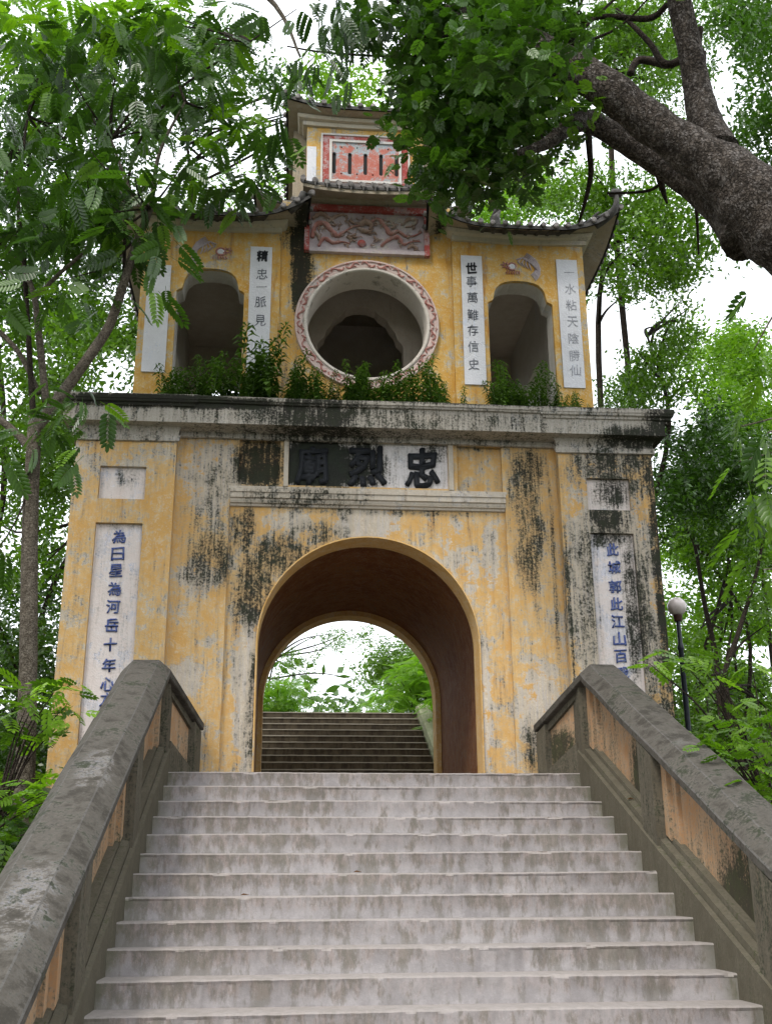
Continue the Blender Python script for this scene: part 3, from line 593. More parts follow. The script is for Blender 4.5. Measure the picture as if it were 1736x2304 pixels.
rel('cloud_relief', [([(-.70, 7.08), (-.60, 7.16), (-.48, 7.10), (-.40, 7.0)], .04), ([(-.52, 7.0), (-.42, 7.12), (-.30, 7.16), (-.26, 7.06)], .028), ([(.46, 7.05), (.54, 7.14), (.64, 7.12), (.58, 7.04), (.50, 7.02)], .034), ([(-.70, 6.90), (-.62, 6.82), (-.60, 6.70)], .03),
                     ([(.52, 6.70), (.58, 6.74), (.64, 6.70), (.60, 6.68)], .03), ([(.34, 7.02), (.30, 7.10), (.22, 7.06)], .022), ([(-.26, 6.84), (-.20, 6.80), (-.22, 6.76)], .03)], M_RELC)
crv = []
for k in range(80):
    cx = random.uniform(-.66, .66); cz = random.uniform(6.71, 7.13); a = random.uniform(0, 6.3); L = random.uniform(.05, .11)
    crv.append(([(cx, cz), (cx+L*.5*math.cos(a), cz+L*.5*math.sin(a)+.01), (cx+L*math.cos(a+.7), cz+L*.8*math.sin(a+.7))], random.uniform(.008, .018)))
rel('flame_relief', crv, M_RELC, UY+.004)
rel('dragon_head', [([(-.10, 7.02), (-.02, 7.06), (.05, 7.02), (.03, 6.95)], .055), ([(-.12, 6.97), (-.05, 6.93), (.03, 6.92), (.08, 6.97)], .038), ([(-.16, 7.03), (-.22, 7.07), (-.2, 7.11)], .02), ([(.08, 6.86), (.12, 6.80), (.10, 6.76)], .022), ([(-.14, 6.88), (-.20, 6.84), (-.26, 6.86)], .024)], M_RELC, UY+.0)
b = MB(); b.lathe([(.0, -.05), (.03, -.042), (.05, -.02), (.056, 0), (.05, .02), (.03, .042), (.0, .05)], (0, 0, 0), 18)
b.v = [(-.07+vx, UY+.0+vy*.6, 6.745+vz) for vx, vy, vz in b.v]; b.build('pearl_relief', M_RED, rp, smooth=True)

# ------------------------------------------------------------------ roofs
def cornerlift(u, L):   # u distance along an eave 0..L
    a = min(u, L-u); return max(0., 1-a/(.75*min(1, L/1.5)))**2.2
def hip_roof(x0, x1, y0, y1, zw, out, lift, zeave, apex, zapex, name, wi=0., inner_open=None, tile=True, m=.11):
    """coved soffit, moulding, upturned eaves, concave tiled slopes, ribs of round tiles with end discs"""
    def loop(off, zf, n=18):
        pts = []; c = [(x0-off, y0-off), (x1+off, y0-off), (x1+off, y1+off), (x0-off, y1+off)]
        for i in range(4):
            a, d = c[i], c[(i+1) % 4]; L = math.hypot(d[0]-a[0], d[1]-a[1])
            for k in range(n):
                u = k/n; lf = cornerlift(u*L, L); sag = -.045*math.sin(math.pi*u)
                ox = (-1 if a[0] < (x0+x1)/2 else 1); px = a[0]+(d[0]-a[0])*u; py = a[1]+(d[1]-a[1])*u
                cxm, cym = (x0+x1)/2, (y0+y1)/2
                k2 = .05*lf*off/.5
                pts.append((px+(k2 if px > cxm else -k2)*1, py+(k2 if py > cym else -k2), zf+sag*(off+.1)/.6+lf*lift*(off/out)**1.6 if off > 0 else zf+sag*.35))
        return pts
    b = MB(); b.loft([loop(-.02, zw-.10), loop(m*.35, zw-.10), loop(m*.4, zw-.045), loop(m*.85, zw-.035), loop(m, zw+.005), loop(m*.9, zw+.02)], True, False); b.build(name+'_moulding', M_EMOU, G, smooth=30)
    cove = [loop(m*.9+(out-.03-m*.9)*q, zw+.02+(zeave-zw-.02)*(q**1.7)) for q in np.linspace(0, 1, 7)]
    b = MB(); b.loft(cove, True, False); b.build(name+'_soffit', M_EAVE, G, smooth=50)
    rf = []
    e0 = loop(out, zeave); e1 = loop(out, zeave+.05)
    rf.append(e0); rf.append(e1); nv = len(e1)
    for q in np.linspace(0, 1, 9)[1:]:
        ring = []
        for p in e1:
            zz = p[2]+(zapex-p[2])*(q**1.7)
            ring.append((p[0]+(apex[0]-p[0])*q*.96, p[1]+(apex[1]-p[1])*q*.96, zz))
        rf.append(ring)
    b = MB(); b.loft(rf, True, False); b.add(rf[-1], [tuple(range(nv))])
    roof = b.build(name, M_TILE, G, smooth=40)
    if not tile: return roof
    c = [(x0-out, y0-out), (x1+out, y0-out), (x1+out, y1+out), (x0-out, y1+out)]
    for i in (0, 1, 3):
        a, d = c[i], c[(i+1) % 4]; L = math.hypot(d[0]-a[0], d[1]-a[1]); n = int(L/.155)
        for k in range(n+1):
            u = (k+.0)/n; lf = cornerlift(u*L, L); sag = -.045*math.sin(math.pi*u)
            px = a[0]+(d[0]-a[0])*u; py = a[1]+(d[1]-a[1])*u; zz = zeave+.055+sag*(out+.1)/.6+lf*lift
            k2 = .05*lf*out/.5; px += (k2 if px > (x0+x1)/2 else -k2); py += (k2 if py > (y0+y1)/2 else -k2)
            nx, ny = ((0, -1), (1, 0), None, (-1, 0))[i]
            pts = []; 
            for q in (0, .06, .14, .26, .42, .62):
                tx, ty = px+(apex[0]-px)*q*.96, py+(apex[1]-py)*q*.96
                if i == 0: tx = px+(apex[0]-px)*max(0, q-.0)*.96
                pts.append((tx, ty, zz+.012+(zapex-zz)*(q**1.7)))
            p0 = (pts[0][0]+nx*.02, pts[0][1]+ny*.02, pts[0][2]-.01)
            b = MB(); b.tube([p0]+pts[1:], .035, 6); b.build('roof_tile', M_TILE, roof, p0)
            if i == 0 or (i != 0 and k % 1 == 0):
                b = MB(); r_ = .034+random.uniform(-.003, .004); jx, jz = random.uniform(-.008, .008), random.uniform(-.01, .008)
                b.loft([[(p0[0]+jx*abs(ny)+ny*-rr*math.cos(t)+nx*o_, p0[1]+nx*rr*math.cos(t)+ny*o_, p0[2]+jz-.002+rr*math.sin(t)) for t in np.linspace(0, 2*math.pi, 11)[:-1]] for rr, o_ in ((r_, -.02), (r_, .012), (r_*.7, .018))])
                b.build('tile_end', M_TEND, roof, p0)
    # drip strip between ribs
    return roof
for s in (-1, 1):
    a, d = sorted((s*1.13, s*2.80))
    hip_roof(a, d, UY, 3.8, 6.93, .37, .26, 7.02-.16, ((a+d)/2, 2.0), 8.0, 'wing_roof')
    # finial spike
    cx = (a+d)/2+.06*s
    b = MB(); b.lathe([(.34, 7.76), (.26, 7.86), (.15, 8.0), (.08, 8.08), (.06, 8.12)], (cx, 1.9, 0), 4)
    b.tube([(cx, 1.9, 8.08), (cx-.02, 1.88, 8.3), (cx+.03, 1.9, 8.5), (cx+.06, 1.92, 8.58)], [.085, .075, .065, .05], 7)
    b.build('ridge_finial', M_TILE, G)
    # upturned horn on the outer front corner (dragon-tail curl)
    x = s*3.22
    P = smoothpath([(s*2.92, .02, 6.98, .045), (s*3.04, -.08, 7.05, .055), (s*3.13, -.15, 7.13, .048), (s*3.16, -.17, 7.23, .036), (s*3.16, -.17, 7.32, .038)], 4)
    b = MB(); b.tube([p[:3] for p in P], [p[3] for p in P], 8); 
    b.tube([(s*3.08, -.18, 7.32), (s*3.13, -.18, 7.36), (s*3.19, -.17, 7.37), (s*3.24, -.17, 7.33)], [.03, .052, .054, .034], 8)
    b.tube([(s*2.86, .0, 7.0), (s*2.90, -.03, 7.10), (s*2.96, -.05, 7.15)], [.03, .025, .015], 6)
    b.build('eave_horn', M_TILE, G, smooth=True)
    P = smoothpath([(s*1.0, .0, 6.98, .05), (s*.86, -.08, 7.10, .055), (s*.82, -.1, 7.2, .045)], 4)
    b = MB(); b.tube([p[:3] for p in P], [p[3] for p in P], 8); b.build('eave_horn', M_TILE, G, smooth=True)
# centre eave above the relief
def straight_eave(x0, x1, yw, zw, yo, zo, lift, name, n=24, mld=True):
    b = MB(); rings = []
    for k in range(n+1):
        u = k/n; x = x0+(x1-x0)*u; lf = abs(2*u-1)**3*lift; sg = -.02*math.sin(math.pi*u)
        rings.append([(x, yw+.02, zw-.03), (x, yw-.03, zw-.03+sg), (x, yw-.04, zw+.02+sg), (x, yw-.10, zw+.03+sg), (x, yw-.11, zw+.055+sg)]+[(x, yw-.11+(yo-yw+.11)*q, zw+.06+(zo-zw-.06)*q**1.6+sg+lf*q) for q in (.25, .5, .75, 1.)]+[(x, yo+.0, zo+.05+sg+lf), (x, yw, zo+.35)])
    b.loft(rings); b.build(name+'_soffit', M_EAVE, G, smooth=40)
    b = MB(); b.loft([[(x0+(x1-x0)*u, yo-.012, zo+.0501+abs(2*u-1)**3*lift-.02*math.sin(math.pi*u)), (x0+(x1-x0)*u, yo-.012, zo+.085+abs(2*u-1)**3*lift-.02*math.sin(math.pi*u)), (x0+(x1-x0)*u, yw, zo+.42), (x0+(x1-x0)*u, yw, zo+.37)] for u in np.linspace(0, 1, n)])
    rf = b.build(name, M_TILE, G)
    m_ = int((x1-x0)/.15)
    for k in range(m_+1):
        u = k/m_; x = x0+(x1-x0)*u; z = zo+.10+abs(2*u-1)**3*lift-.02*math.sin(math.pi*u)
        b = MB(); b.tube([(x, yo-.03, z), (x, yo+.15, z+.09), (x, yw, z+.33)], .036, 7); b.build('roof_tile', M_TILE, rf, (x, yo, z))
        b = MB(); b.tube([(x, yo-.046, z-.002), (x, yo-.031, z-.002)], .036, 10)
        b.tube([(x, yo-.04, z-.03), (x, yo-.036, z-.085)], [.018, .008], 5); b.build('tile_end', M_TEND, rf, (x, yo, z))
straight_eave(-.83, .83, UY+.04, 7.31, -.10, 7.25, .05, 'centre_roof')
# tower above
b = MB(); b.box((-.79, .60, 7.2), (.79, .70, 8.80)); b.build('tower_facing', M_PIERD, G)
b = MB(); b.box((-.788, .701, 7.2), (.788, 3.3, 8.84)); b.build('tower_body', M_EAVE, G)
for x0, x1 in ((-.97, -.791), (.791, .97)): b = MB(); b.box((x0, .85, 7.2), (x1, 3.2, 8.86)); b.build('tower_flank', M_EAVE, G)
def ringrect(b, x0, x1, z0, z1, t, ya, yb):
    b.box((x0, ya, z1-t), (x1, yb, z1)); b.box((x0, ya, z0), (x1, yb, z0+t)); b.box((x0, ya, z0+t), (x0+t, yb, z1-t)); b.box((x1-t, ya, z0+t), (x1, yb, z1-t))
LX0, LX1 = -.60, .60
b = MB(); ringrect(b, LX0-.0, LX1, 7.80, 8.63, .025, .565, .60); ringrect(b, LX0+.115, LX1-.115, 7.86, 8.53, .035, .555, .60); lw = b.build('window_frame', M_UREV, G)
b = MB(); ringrect(b, LX0+.0255, LX1-.0255, 7.8255, 8.6045, .089, .58, .5995); b.build('window_surround', M_RED, G)
M_LOUV = plaster('faded_red_and_blue_panel', (.40, .12, .09), (.44, .24, .20), pale=(.34, .42, .43), dthr=.84, pthr=.53, rust=.05)
slots = []
xs = [-.42+.21*k for k in range(5)]
for x in xs: slots.append([(x+.026*math.cos(t), 8.11+.026*math.sin(t)-(.09 if math.sin(t) < 0 else -.20)) for t in np.linspace(-math.pi, math.pi, 17)[:-1]])
for x in xs[:-1]:
    for z in (8.0, 8.42): slots.append([(x+.098+.012*math.cos(t), z+.014*math.sin(t)) for t in np.linspace(0, 2*math.pi, 9)[:-1]])
b = MB(); b.plate([(LX0+.1505, 7.8955), (LX1-.1505, 7.8955), (LX1-.1505, 8.4945), (LX0+.1505, 8.4945)], slots, .575, .5985); b.build('slotted_panel', M_LOUV, G, label='faded red panel with tall dark slots')
b = MB(); b.box((LX0+.151, .5988, 7.896), (LX1-.151, .5999, 8.494)); b.build('slot_backing', M_VOID, G)
for x0, x1 in ((-.785, -.66), (.66, .785)): b = MB(); b.box((x0, .59, 7.5), (x1, .5995, 8.42)); b.build('white_strip', M_UPAN, G)
hip_roof(-.80, .80, .60, 3.3, 8.84, .27, .10, 8.88, (0, 1.9), 9.8, 'tower_roof')
# skirt roof either side of the tower
for s in (-1, 1):
    a, d = sorted((s*.98, s*1.10)); hip_roof(a, d, 1.1, 3.2, 7.62, .36, .16, 7.64, (s*1.0, 2.0), 8.3, 'skirt_roof', m=.09)

# ------------------------------------------------------------------ lamp post
lp = at(1461, 1311, 2.2); lx, ly, lz = lp
L = thing('lamp_post', 'dark slim lamp post with a milky white globe beside the gate', 'lamp', (lx+.02, ly, hgt(lx, ly)))
b = MB(); b.lathe([(.0, -.125)]+[(.128*math.sin(t), -.128*math.cos(t)) for t in np.linspace(.5, math.pi-.08, 12)]+[(0, .128)], (lx, ly, lz), 24); b.build('globe', M_GLOBE, L, smooth=True)
b = MB(); b.lathe([(.05, -.20), (.055, -.19), (.055, -.15), (.062, -.14), (.062, -.11)], (lx, ly, lz), 16); b.build('collar', M_COLLAR, L, smooth=40)
b = MB(); b.lathe([(.05, -3.2), (.05, -2.6), (.038, -2.55), (.034, -.6), (.045, -.58), (.045, -.55), (.03, -.5), (.028, -.20)], (lx, ly, lz), 14); b.build('pole', M_POLE, L, smooth=40)

# ------------------------------------------------------------------ vegetation
def T_pinnate(n=9, L=.42, ll=.11, lw=.036, ang=62, droop=.07, term=True):
    V = []; Q = []
    def leaf(o, a, l, w_, z0):
        ca, sa = math.cos(a), math.sin(a); b0 = len(V); dz = -.12*l
        for u, v, h in ((0, 0, 0), (.32*l, w_*.5, .10*w_), (.74*l, w_*.44, .06*w_+dz*.5), (l, 0, dz), (.74*l, -w_*.44, .06*w_+dz*.5), (.32*l, -w_*.5, .10*w_)):
            V.append((o+u*ca-v*sa, u*sa+v*ca, z0+h))
        Q.append((b0, b0+1, b0+2, b0+3)); Q.append((b0, b0+3, b0+4, b0+5))
    for k in range(n):
        t = (k+1)/(n+.3); x = L*(.16+.84*t); z = -droop*t*t; sc = .72+.5*math.sin(math.pi*(.15+.75*t))
        sc *= .85
        leaf(x, math.radians(ang-12*t), ll*sc, lw*sc, z); leaf(x+.006, -math.radians(ang-12*t), ll*sc, lw*sc, z)
    if term: leaf(L*1.0, 0, ll*.85, lw*.9, -droop)
    b0 = len(V); V += [(0, -.003, 0), (0, .003, 0), (L*.55, .0025, -droop*.28), (L*.55, -.0025, -droop*.28), (L, .001, -droop), (L, -.001, -droop)]
    Q += [(b0, b0+3, b0+2, b0+1), (b0+3, b0+5, b0+4, b0+2)]
    return np.array(V), np.array(Q)
def T_spray(n=9, R=.12, ll=.075, lw=.034, seed=1):
    r = np.random.default_rng(seed); V = []; Q = []
    for k in range(n):
        o = r.normal(0, R*.5, 3); d = r.normal(0, 1, 3); d[2] = d[2]*.5-.25; d /= np.linalg.norm(d); a = np.cross(d, r.normal(0, .5, 3)+np.array([0, 0, 1.])); a /= np.linalg.norm(a)
        b0 = len(V); V += [o, o+d*ll*.45+a*lw*.5, o+d*ll, o+d*ll*.45-a*lw*.5]; Q.append((b0, b0+1, b0+2, b0+3))
    return np.array(V), np.array(Q)
def frames(dirs, roll):
    x = dirs/np.linalg.norm(dirs, axis=1, keepdims=True); up = np.array([0, 0, 1.])+roll
    y = np.cross(up, x); y /= np.linalg.norm(y, axis=1, keepdims=True)+1e-9; z = np.cross(x, y)
    return np.stack([x, y, z], 2)
def cloud(name, parent, mat, T, pos, dirs=None, sc=(.8, 1.2), tint=(.0, 1.), kind='stuff', origin=None, rollamt=.45):
    V, Q = T; n = len(pos)
    if n == 0: return None
    if dirs is None:
        dirs = rng.normal(0, 1, (n, 3)); dirs[:, 2] = dirs[:, 2]*.35-.30
    M = frames(dirs, rng.normal(0, rollamt, (n, 3))); s = rng.uniform(sc[0], sc[1], n)
    if origin is None: origin = ORI[parent.name] if parent is not None else (0, 0, 0)
    P = np.einsum('nij,vj->nvi', M, V)*s[:, None, None]+pos[:, None, :]-np.array(origin)
    me = bpy.data.meshes.new(name); nv, nq = len(V), len(Q)
    me.vertices.add(n*nv); me.vertices.foreach_set('co', P.reshape(-1).astype(np.float32))
    idx = (Q[None]+(np.arange(n)*nv)[:, None, None]).reshape(-1)
    me.loops.add(len(idx)); me.loops.foreach_set('vertex_index', idx.astype(np.int32))
    me.polygons.add(n*nq); me.polygons.foreach_set('loop_start', np.arange(0, n*nq*4, 4, dtype=np.int32)); me.polygons.foreach_set('loop_total', np.full(n*nq, 4, np.int32))
    me.update(calc_edges=True)
    at_ = me.attributes.new('tint', 'FLOAT', 'FACE'); base = rng.uniform(0, 1, n)**1.4
    tv = np.clip(base[:, None]*.75+rng.uniform(0, .25, (n, nq)), 0, 1)*(tint[1]-tint[0])+tint[0]
    at_.data.foreach_set('value', tv.reshape(-1).astype(np.float32))
    me.materials.append(mat); o = link(name, me, parent, origin)
    return tag(o, None, None, None, kind)
DENS = 2.1
def ell(lst, cov, farea, gaps=(), jit=.0, clump=None):
    """points filling ellipses (cx, cy, rx, ry, Y0, Y1[, cover factor]) of the view with real depth"""
    out = []
    for e in lst:
        cx, cy, rx, ry, Y0, Y1 = e[:6]; k = e[6] if len(e) > 6 else 1.
        Ym = (Y0+Y1)/2; a = at(cx-rx, cy, Ym); b = at(cx+rx, cy, Ym); c = at(cx, cy-ry, Ym); d = at(cx, cy+ry, Ym)
        area = math.pi*abs(b[0]-a[0])/2*abs(c[2]-d[2])/2*.85
        n = int(-math.log(1-min(.985, cov*k))*area/(farea*.5)*DENS)+1
        if clump:
            nc = max(3, n//clump); r = np.sqrt(rng.uniform(0, 1, nc)); t = rng.uniform(0, 2*math.pi, nc); yy = rng.uniform(Y0, Y1, nc)
            C = np.array([at(cx+rx*r[i]*math.cos(t[i]), cy+ry*r[i]*math.sin(t[i]), yy[i]) for i in range(nc)])
            P = C[rng.integers(0, nc, n)]+rng.normal(0, 1, (n, 3))*np.array([jit, jit, jit*.6])
        else:
            r = np.sqrt(rng.uniform(0, 1, n)); t = rng.uniform(0, 2*math.pi, n); yy = rng.uniform(Y0, Y1, n)
            P = np.array([at(cx+rx*r[i]*math.cos(t[i]), cy+ry*r[i]*math.sin(t[i]), yy[i]) for i in range(n)])
        if len(gaps):
            d = P-CAM; z = d@_F; px = (868+F_PX*(d@_R)/z)/K; py = (1152-F_PX*(d@_U)/z)/K; keep = np.ones(len(P), bool)
            for gx, gy, grx, gry in gaps: keep &= ((px-gx)/grx)**2+((py-gy)/gry)**2 > rng.uniform(.55, 1.15, len(P))
            P = P[keep]
        P[:, 2] = np.maximum(P[:, 2], hgt(P[:, 0], P[:, 1])+.1)
        out.append(P)
    return np.concatenate(out)
def branch(name, pts, parent, mat, seg=8, noise=.03, n=6, smooth=True, kind=None):
    """pts: (dx, dy, Y, radius) in the view"""
    P = smoothpath([tuple(at(p[0], p[1], p[2]))+(p[3],) for p in pts], n)
    b = MB(); b.tube([p[:3] for p in P], [max(.003, p[3]) for p in P], seg, noise=noise); return b.build(name, mat, parent, smooth=smooth, kind=kind)
def twigs(parent, targets, starts, mat, r=.012, k=30):
    b = MB(); S = np.array(starts)
    for _ in range(k):
        t = targets[rng.integers(len(targets))]; s0 = S[np.argmin(((S-t)**2).sum(1)+rng.uniform(0, .6, len(S)))]
        m = (t+s0)/2+rng.normal(0, .12, 3)*np.linalg.norm(t-s0)*.5
        P = smoothpath([tuple(s0)+(r*1.6,), tuple(m)+(r,), tuple(t)+(r*.35,)], 5); b.tube([p[:3] for p in P], [max(.003, p[3]) for p in P], 5)
    return b.build('twigs', mat, parent, smooth=True, kind='stuff')
def frond_parts(parent, T, mats, pos, dirs, sc, name='frond', nvar=4):
    ms = []
    for k in range(nvar):
        o = cloud(name, parent, mats[k % len(mats)], T, np.zeros((1, 3)), np.array([[1., 0, 0]]), (1, 1), origin=(0, 0, 0), rollamt=0., kind=None)
        ms.append(o.data); bpy.data.objects.remove(o)
    M = frames(dirs, rng.normal(0, .35, (len(pos), 3))); po = np.array(ORI[parent.name])
    for i in range(len(pos)):
        o = bpy.data.objects.new(name, ms[i % nvar]); col.objects.link(o); o.parent = parent; s = rng.uniform(*sc)
        m = Matrix([list(M[i][r]*s)+[pos[i][r]-po[r]] for r in range(3)]+[[0, 0, 0, 1]]); o.matrix_local = m; ORI[o.name] = Vector(pos[i])

T_SENNA = T_pinnate(8, .40, .115, .047, 58, .10); T_BROAD = T_pinnate(4, .20, .095, .046, 55, .03); T_FINE = T_pinnate(11, .34, .065, .020, 68, .05)
T_S1 = T_spray(11, .17, .105, .050, 3); T_S2 = T_spray(15, .22, .095, .040, 5)
AR = lambda T: sum(.5*np.linalg.norm(np.cross(T[0][q[2]]-T[0][q[0]], T[0][q[3]]-T[0][q[1]])) for q in T[1])
A_SENNA, A_BROAD, A_FINE, A_S1, A_S2 = map(AR, (T_SENNA, T_BROAD, T_FINE, T_S1, T_S2))
def base_of(p, Y): q = at(p[0], p[1], Y); return (q[0], Y, float(hgt(q[0], Y)))

# --- slender tree left of the gate, its long pinnate leaves hanging over the wing
Yl = -1.5
tl = thing('slender_tree', 'slender grey-barked tree with long feathery leaves standing left of the gate', 'tree', base_of((58, 1600), Yl))
branch('trunk', [(48, 1900, Yl, .095), (56, 1640, Yl, .088), (62, 1400, Yl, .082), (65, 1150, Yl, .077), (72, 980, Yl, .07), (76, 900, Yl, .062)], tl, M_BARK2, 12)
branch('limb', [(76, 930, Yl, .055), (150, 830, Yl, .058), (200, 760, Yl-.1, .055), (238, 700, Yl-.1, .05), (268, 610, Yl-.2, .045), (300, 510, Yl-.2, .04), (325, 450, Yl-.3, .032), (345, 330, Yl-.4, .02), (400, 220, Yl-.5, .012)], tl, M_BARK2)
branch('limb', [(74, 920, Yl, .03), (66, 800, Yl, .03), (58, 650, Yl+.1, .026), (48, 520, Yl, .024), (40, 430, Yl, .02), (60, 250, Yl, .012)], tl, M_BARK3)
branch('limb', [(100, 870, Yl, .04), (84, 720, Yl, .036), (74, 640, Yl, .03), (50, 580, Yl, .028), (0, 520, Yl, .022)], tl, M_BARK2)
branch('limb', [(80, 640, Yl, .022), (130, 590, Yl, .022), (185, 540, Yl-.1, .018), (210, 480, Yl-.1, .012)], tl, M_BARK2)
branch('limb', [(72, 980, Yl, .045), (40, 940, Yl+.1, .04), (-20, 890, Yl+.2, .036)], tl, M_BARK2)
branch('limb', [(85, 850, Yl, .025), (40, 760, Yl+.2, .028), (-20, 700, Yl+.2, .03)], tl, M_BARK2)
branch('limb', [(325, 450, Yl-.3, .026), (290, 430, Yl-.2, .02), (240, 300, Yl, .012)], tl, M_BARK2)
branch('limb', [(268, 610, Yl, .02), (285, 350, Yl+.2, .016), (380, 200, Yl+.2, .014), (540, 90, Yl+.2, .01), (640, 20, Yl+.2, .006)], tl, M_BARK3)
GL = [(395, 330, 40, 26), (262, 300, 36, 24), (240, 790, 60, 40), (265, 700, 20, 20), (615, 60, 60, 30), (560, 110, 26, 40), (620, 350, 28, 40), (510, 390, 22, 22), (430, 440, 20, 14), (380, 250, 28, 18), (180, 180, 16, 22), (200, 520, 20, 16)]
LD = [(420, 40, 160, 60, -2.4, -.6, .9), (250, 90, 250, 80, -2.4, -.4), (560, 70, 60, 50, -2.2, -1, .6), (225, 640, 60, 60, -1.6, -.6, .5), (110, 330, 190, 210, -2.6, -.6), (310, 130, 210, 130, -2.4, -.2), (430, 250, 150, 90, -2.2, -.8), (300, 400, 120, 70, -2.4, -1.2, .8), (480, 360, 110, 70, -2.2, -1.2, .85), (560, 370, 60, 50, -2.2, -1.4, .8), (60, 560, 110, 120, -2.4, -.8, .8), (210, 520, 120, 80, -2.2, -1, .55),
      (345, 520, 45, 60, -2.3, -1.9, .8), (350, 590, 26, 45, -2.3, -2.0, .7), (300, 450, 90, 50, -2.4, -1.6, .9), (230, 480, 90, 90, -2.2, -1.2, .8), (150, 450, 120, 80, -2.2, -1.2, .9), (400, 400, 80, 50, -2.3, -1.6, .8), (520, 410, 60, 45, -2.2, -1.5, .7), (590, 300, 60, 50, -2.2, -1.5, .8), (115, 880, 110, 60, -2.3, -1.2, .85), (130, 960, 70, 70, -2.3, -1.5, .6), (180, 1000, 24, 50, -2.3, -1.9, .5), (190, 870, 60, 30, -2.3, -1.8, .6), (20, 1000, 40, 80, -2.3, -1.5, .6), (15, 1180, 40, 50, -2.2, -1.4, .5)]
P = ell(LD, .60, A_SENNA, GL)
d = rng.normal(0, 1, P.shape); d[:, 2] = -.75+rng.normal(0, .35, len(P)); d[:, 1] *= .7
nf = 260; ix = rng.permutation(len(P)); near = ix[:min(nf, len(P)//2)]; rest = ix[min(nf, len(P)//2):]
cloud('crown', tl, M_LDARK, T_SENNA, P[rest], d[rest], (.6, 1.))
frond_parts(tl, T_SENNA, [M_LDARK, M_LDARK, M_LMID, M_LDARK], P[near], d[near], (.65, 1.0))
twigs(tl, P, [at(*q) for q in ((325, 450, Yl-.3), (400, 220, Yl-.5), (60, 250, Yl), (210, 480, Yl), (0, 520, Yl), (240, 300, Yl), (540, 90, Yl), (76, 900, Yl), (300, 510, Yl))], M_BARK3, .011, 45)
P = ell([(150, 10, 260, 40, -2.6, -.6), (180, 55, 230, 60, -2.2, -.6), (60, 110, 90, 90, -2.4, -.8, .8), (560, 250, 80, 40, -2.2, -1.6, .6), (440, 290, 60, 50, -2.2, -1.7, .45), (640, 320, 30, 60, -2.2, -1.8, .3), (250, 20, 220, 30, -2, -.8, .7), (330, 420, 40, 30, -2, -1.6, .2), (200, 860, 40, 16, -2.1, -1.7, .3)], .55, A_SENNA, GL)
d = rng.normal(0, 1, P.shape); d[:, 2] = -.25+rng.normal(0, .25, len(P))
cloud('bright_crown', tl, M_LBRI, T_SENNA, P, d, (.5, .85), (0, .8))

# --- great leaning tree at the right
Yb = -3.5
tb = thing('leaning_tree', 'huge rough-barked tree leaning in from the right with a crown over the gate roof', 'tree', (5.9, -3.0, float(hgt(5.9, -3.0))))
P = smoothpath([(5.9, -3.0, -2.6, .62), (5.8, -3.1, .3, .56), (5.3, -3.2, 2.4, .53), (4.35, -3.4, 3.86, .40), (3.75, -3.5, 4.46, .375), (3.42, -3.5, 4.82, .355), (3.14, -3.5, 5.18, .29), (2.80, -3.5, 5.46, .215), (2.42, -3.5, 5.77, .188), (2.05, -3.5, 6.11, .185), (1.66, -3.4, 6.50, .17), (1.2, -3.2, 6.95, .16), (.6, -2.9, 7.5, .1)], 8)
b = MB(); rings = []
b.tube([p[:3] for p in P], [p[3]*(1+.04*math.sin(i*.9)) for i, p in enumerate(P)], 28, noise=.022); b.build('trunk', M_BARK, tb, smooth=True)
branch('limb', [(1620, 500, Yb+.15, .30), (1570, 462, Yb+.35, .19), (1500, 408, Yb+.6, .135), (1420, 352, Yb+.7, .125), (1340, 300, Yb+.75, .12), (1270, 262, Yb+.7, .115), (1225, 275, Yb+.5, .09), (1180, 310, Yb+.3, .06), (1120, 330, Yb+.2, .03)], tb, M_BARK, 18)
branch('limb', [(1545, 330, Yb+.05, .22), (1522, 265, Yb+.1, .165), (1505, 190, Yb+.1, .135), (1490, 110, Yb, .12), (1472, 30, Yb-.1, .118), (1450, -80, Yb-.2, .11)], tb, M_BARK, 16)
branch('limb', [(1505, 180, Yb+.2, .05), (1512, 110, Yb+.4, .045), (1440, 140, Yb+.5, .04), (1400, 90, Yb+.6, .03), (1330, 20, Yb+.7, .02)], tb, M_BARK3)
branch('limb', [(1515, 270, Yb+.1, .06), (1508, 130, Yb+.3, .03), (1512, 60, Yb+.3, .03)], tb, M_BARK3)
branch('limb', [(1440, 10, Yb, .03), (1400, 40, Yb+.2, .032), (1300, 36, Yb+.3, .028), (1220, 60, Yb+.4, .02)], tb, M_BARK3)
branch('limb', [(1440, 140, Yb+1.5, .05), (1380, 130, Yb+1.6, .045), (1360, 160, Yb+1.6, .04)], tb, M_BARK3)
branch('limb', [(1268, 262, Yb+.7, .04), (1273, 330, Yb+.75, .032), (1275, 380, Yb+.9, .028), (1262, 440, Yb+1.1, .02), (1250, 480, Yb+1.3, .012)], tb, M_BARK3)
branch('limb', [(1415, 335, Yb+.7, .05), (1428, 400, Yb+.9, .035), (1440, 440, Yb+1., .012)], tb, M_BARK3)
branch('limb', [(1436, 385, Yb+.8, .018), (1400, 412, Yb+1., .016), (1310, 418, Yb+1.2, .012)], tb, M_BARK3)
branch('limb', [(1500, 395, Yb+.6, .03), (1505, 480, Yb+.9, .016), (1508, 550, Yb+1.2, .010)], tb, M_BARK3)
branch('limb', [(960, 30, -2.6, .03), (950, 110, -2.5, .026), (938, 160, -2.4, .02), (930, 210, -2.3, .016), (960, 240, -2.3, .012), (985, 250, -2.3, .008)], tb, M_BARK2)
branch('limb', [(620, 100, -2.4, .008), (720, 115, -2.5, .012), (900, 120, -2.5, .014), (960, 80, -2.6, .018), (1100, 40, -2.8, .03)], tb, M_BARK3)
GR = [(1180, 240, 16, 12), (960, 196, 22, 14), (840, 60, 14, 40), (860, 120, 22, 24), (820, 170, 26, 40), (790, 120, 30, 30)]
